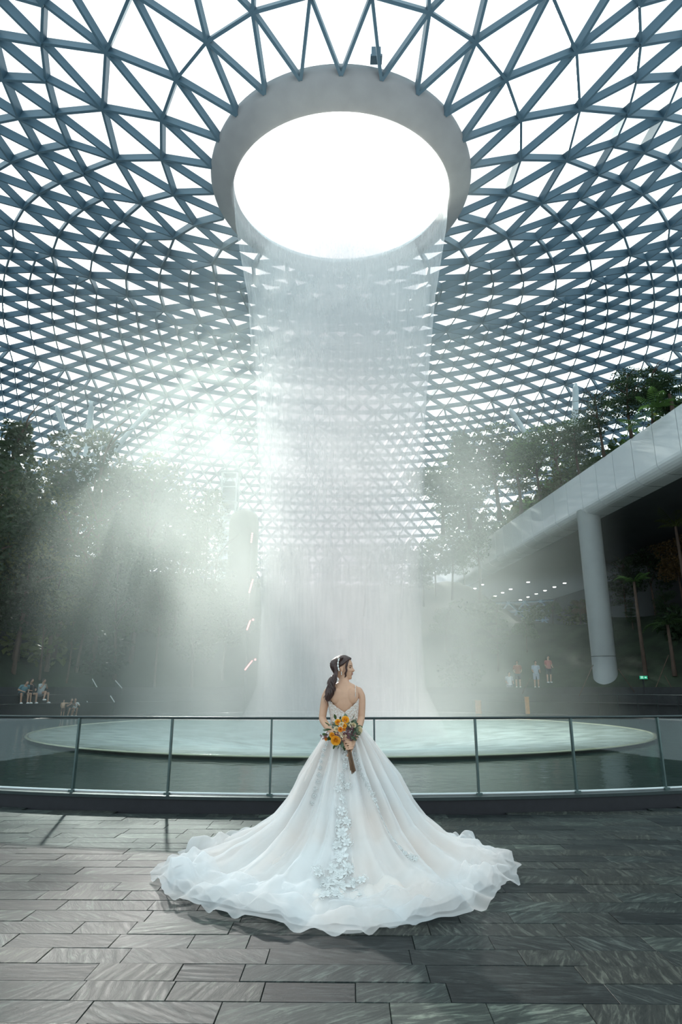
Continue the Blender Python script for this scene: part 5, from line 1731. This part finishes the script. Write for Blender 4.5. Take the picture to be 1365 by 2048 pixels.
# ================================================================== small people across the water
def figure(name, loc, rz, pose, cloth_col, leg_col, label, skin=(0.42, 0.25, 0.17), hair=(0.03, 0.025, 0.025), group=None, s=1.0, hat=None):
    """pose: dict of joints (local: x right, y forward, z up)"""
    t = empty(name, loc, rz, label=label, cat='person', group=group)
    mb = MB()
    J = {k: Vector(v) for k, v in pose.items()}
    def limb(a, b, r0, r1):
        mb.tube([J[a], J[a].lerp(J[b], 0.5), J[b]], [r0, (r0 + r1) / 2, r1], 9); mb.ball(J[a], r0, 9, 6); mb.ball(J[b], r1, 9, 6)
    mb.tube([J['hip'], J['hip'].lerp(J['neck'], 0.35), J['hip'].lerp(J['neck'], 0.8), J['neck']], [0.155, 0.14, 0.165, 0.06], 14)
    mb.ball(J['hip'], 0.16, 12, 8)
    mb.tube([J['neck'], J['head']], [0.055, 0.05], 8)
    mb.ball(J['head'], (0.078, 0.095, 0.115), 12, 9)
    mb.ball(J['head'] + Vector((0, 0.095, -0.02)), (0.015, 0.02, 0.02), 6, 5)
    for sd in 'lr':
        limb('sh' + sd, 'el' + sd, 0.05, 0.04); limb('el' + sd, 'ha' + sd, 0.038, 0.028)
        mb.ball(J['ha' + sd], (0.035, 0.045, 0.03), 8, 6)
        limb('hp' + sd, 'kn' + sd, 0.085, 0.06); limb('kn' + sd, 'fo' + sd, 0.055, 0.038)
        mb.ball(J['fo' + sd] + Vector((0, 0.06, -0.02)), (0.045, 0.12, 0.04), 8, 6)
        mb.tube([J['neck'] - Vector((0, 0, 0.06)), J['sh' + sd]], [0.07, 0.055], 8)
        mb.tube([J['hip'], J['hp' + sd]], [0.12, 0.09], 8)
    b = mb.build('body', SK(skin), t)
    md = b.modifiers.new('weld', 'REMESH'); md.mode = 'VOXEL'; md.voxel_size = 0.022; md.use_smooth_shade = True
    # shirt, trousers, hair, shoes as their own meshes just outside the body
    m2 = MB()
    m2.tube([J['hip'] - (J['neck'] - J['hip']) * 0.05, J['hip'].lerp(J['neck'], 0.35), J['hip'].lerp(J['neck'], 0.8), J['neck'] - Vector((0, 0, 0.02))], [0.18, 0.165, 0.185, 0.08], 14)
    for sd in 'lr':
        m2.tube([J['neck'].lerp(J['sh' + sd], 0.4) - Vector((0, 0, 0.03)), J['sh' + sd], J['sh' + sd].lerp(J['el' + sd], 0.75)], [0.075, 0.068, 0.062], 9)
    m2.build('shirt', SK(cloth_col), t, smooth=True)
    m3 = MB()
    for sd in 'lr':
        m3.tube([J['hip'].lerp(J['hp' + sd], 0.6), J['hp' + sd], J['kn' + sd].lerp(J['hp' + sd], 0.12 if leg_col[1] else 0.45)], [0.13, 0.105, 0.08], 10)
    m3.ball(J['hip'], 0.175, 12, 8)
    m3.build('trousers', SK(leg_col[0]), t, smooth=True)
    MB().ball(J['head'] + Vector((0, -0.018, 0.025)), (0.088, 0.098, 0.112), 12, 8).build('hair', SK(hair), t, smooth=True)
    m4 = MB()
    for sd in 'lr': m4.ball(J['fo' + sd] + Vector((0, 0.06, -0.02)), (0.055, 0.135, 0.05), 8, 6)
    m4.build('shoes', SK((0.72, 0.74, 0.72)), t, smooth=True)
    if hat: MB().ball(J['head'] + Vector((0, 0, 0.07)), (0.1, 0.11, 0.07), 10, 6).build('cap', SK(hat), t, smooth=True)
    t.scale = (s, s, s)
    return t
SKM = {}
def SK(c):
    if c not in SKM: SKM[c] = pbr('figure_colour', c, 0.7, var=0.1, scale=6)
    return SKM[c]
SIT = dict(hip=(0, 0, .50), neck=(0, .10, 1.0), head=(0, .18, 1.16), shl=(-.19, .09, .95), shr=(.19, .09, .95), ell=(-.26, .2, .70), elr=(.26, .2, .70), hal=(-.10, .40, .66), har=(.10, .40, .66),
           hpl=(-.1, .02, .48), hpr=(.1, .02, .48), knl=(-.17, .44, .50), knr=(.17, .44, .50), fol=(-.16, .46, .07), fore=(0, 0, 0), forr=(0, 0, 0), **{'for': (.16, .46, .07)})
SIT_LEAN = dict(SIT, neck=(-.05, .25, .93), head=(-.06, .38, 1.05), shl=(-.23, .22, .90), shr=(.13, .22, .90), hal=(-.12, .52, .55), har=(.05, .52, .60))
SIT_CROSS = dict(SIT, knl=(-.10, .45, .52), fol=(-.12, .46, .07), knr=(.10, .45, .60), **{'for': (.30, .55, .22)}, hal=(-.05, .30, .98), har=(.08, .30, 1.0), ell=(-.24, .22, .78), elr=(.25, .22, .78))
CROUCH = dict(hip=(0, -.05, .42), neck=(0, .12, .88), head=(0, .18, 1.05), shl=(-.19, .1, .84), shr=(.19, .1, .84), ell=(-.28, .22, .66), elr=(.28, .22, .66), hal=(-.1, .36, .80), har=(.1, .36, .80),
              hpl=(-.1, -.02, .42), hpr=(.1, -.02, .42), knl=(-.14, .34, .52), knr=(.14, .34, .52), fol=(-.14, .1, .07), **{'for': (.14, .1, .07)})
STAND = dict(hip=(0, 0, .92), neck=(0, .02, 1.44), head=(0, .04, 1.62), shl=(-.19, .01, 1.38), shr=(.19, .01, 1.38), ell=(-.24, .03, 1.10), elr=(.24, .03, 1.10), hal=(-.20, .2, .98), har=(.20, .2, .98),
             hpl=(-.1, 0, .9), hpr=(.1, 0, .9), knl=(-.11, .03, .49), knr=(.12, .0, .49), fol=(-.11, -.02, .07), **{'for': (.13, .0, .07)})
POINT = dict(STAND, ell=(-.46, .05, 1.36), hal=(-.70, .1, 1.42))
def ring_hit(px, py, rad):
    """where the sight line through a photo column crosses a circle round the pool, on the far side; returns its azimuth"""
    d = px_dir(px, py); d = Vector((d.x, d.y, 0)).normalized()
    b = d.dot(PC); c = PC.length_squared - rad * rad
    q = d * (b + math.sqrt(b * b - c))
    return math.atan2(q.x - PC.x, -(q.y - PC.y))
# three people on the seat terrace; their feet rest on its ledge
for (px, D, pose, top, legs, lab, rz) in [
   (42, 38.0, SIT_LEAN, (0.10, 0.22, 0.26), ((0.02, 0.02, 0.025), 1), 'person in teal top bending forward, left one of three seated on the terrace', 2.9),
   (56, 37.9, SIT, (0.018, 0.018, 0.022), ((0.02, 0.02, 0.03), 0), 'person in black with bare knees seated between two others on the terrace', 3.14),
   (79, 37.8, SIT_CROSS, (0.45, 0.52, 0.52), ((0.30, 0.34, 0.38), 0), 'person in pale top with crossed legs, right one of three seated on the terrace', -2.9)]:
    ax = ring_hit(px, 1395, 18.75)
    figure('person', (PC.x + 18.75 * math.sin(ax), PC.y - 18.75 * math.cos(ax), 0.66), ax + (rz - 3.14), pose, top, legs, lab)
for (px, D, pose, top, legs, lab, rz, s) in [
   (126, 36.0, POINT, (0.50, 0.33, 0.22), ((0.16, 0.10, 0.08), 1), 'person in tan clothes with one arm stretched out by the water', 2.6, .62),
   (139, 36.4, CROUCH, (0.05, 0.055, 0.06), ((0.03, 0.03, 0.04), 1), 'person in dark clothes crouching between two others by the water', 3.0, 1.0),
   (148, 36.1, CROUCH, (0.62, 0.66, 0.66), ((0.03, 0.03, 0.04), 1), 'person in white shirt crouching lowest by the water beside the dark one', 2.7, 1.0)]:
    ax = ring_hit(px, 1420, 16.9)
    figure('person', (PC.x + 16.9 * math.sin(ax), PC.y - 16.9 * math.cos(ax), 0.02), ax + rz - 3.14, pose, top, legs, lab, s=s * 0.8)
for (px, D, pose, top, legs, lab, rz) in [
   (1077, 42.6, STAND, (0.35, 0.42, 0.50), ((0.30, 0.34, 0.42), 1), 'person in pale blue standing on the far promenade left of the column', 3.1),
   (1103, 42.5, STAND, (0.40, 0.12, 0.11), ((0.05, 0.05, 0.06), 1), 'person in red top standing on the far promenade left of the column', 3.4),
   (1040, 42.9, STAND, (0.32, 0.09, 0.045), ((0.05, 0.05, 0.06), 1), 'person in rust top in the mist on the far promenade', 2.9),
   (1022, 42.9, STAND, (0.60, 0.62, 0.62), ((0.20, 0.2, 0.22), 1), 'person in white top in the mist on the far promenade', 3.3)]:
    q = at(px, 1400, D)
    figure('person', (q.x, q.y, ground_at(q.x, q.y)), rz + 0.0, pose, top, legs, lab)
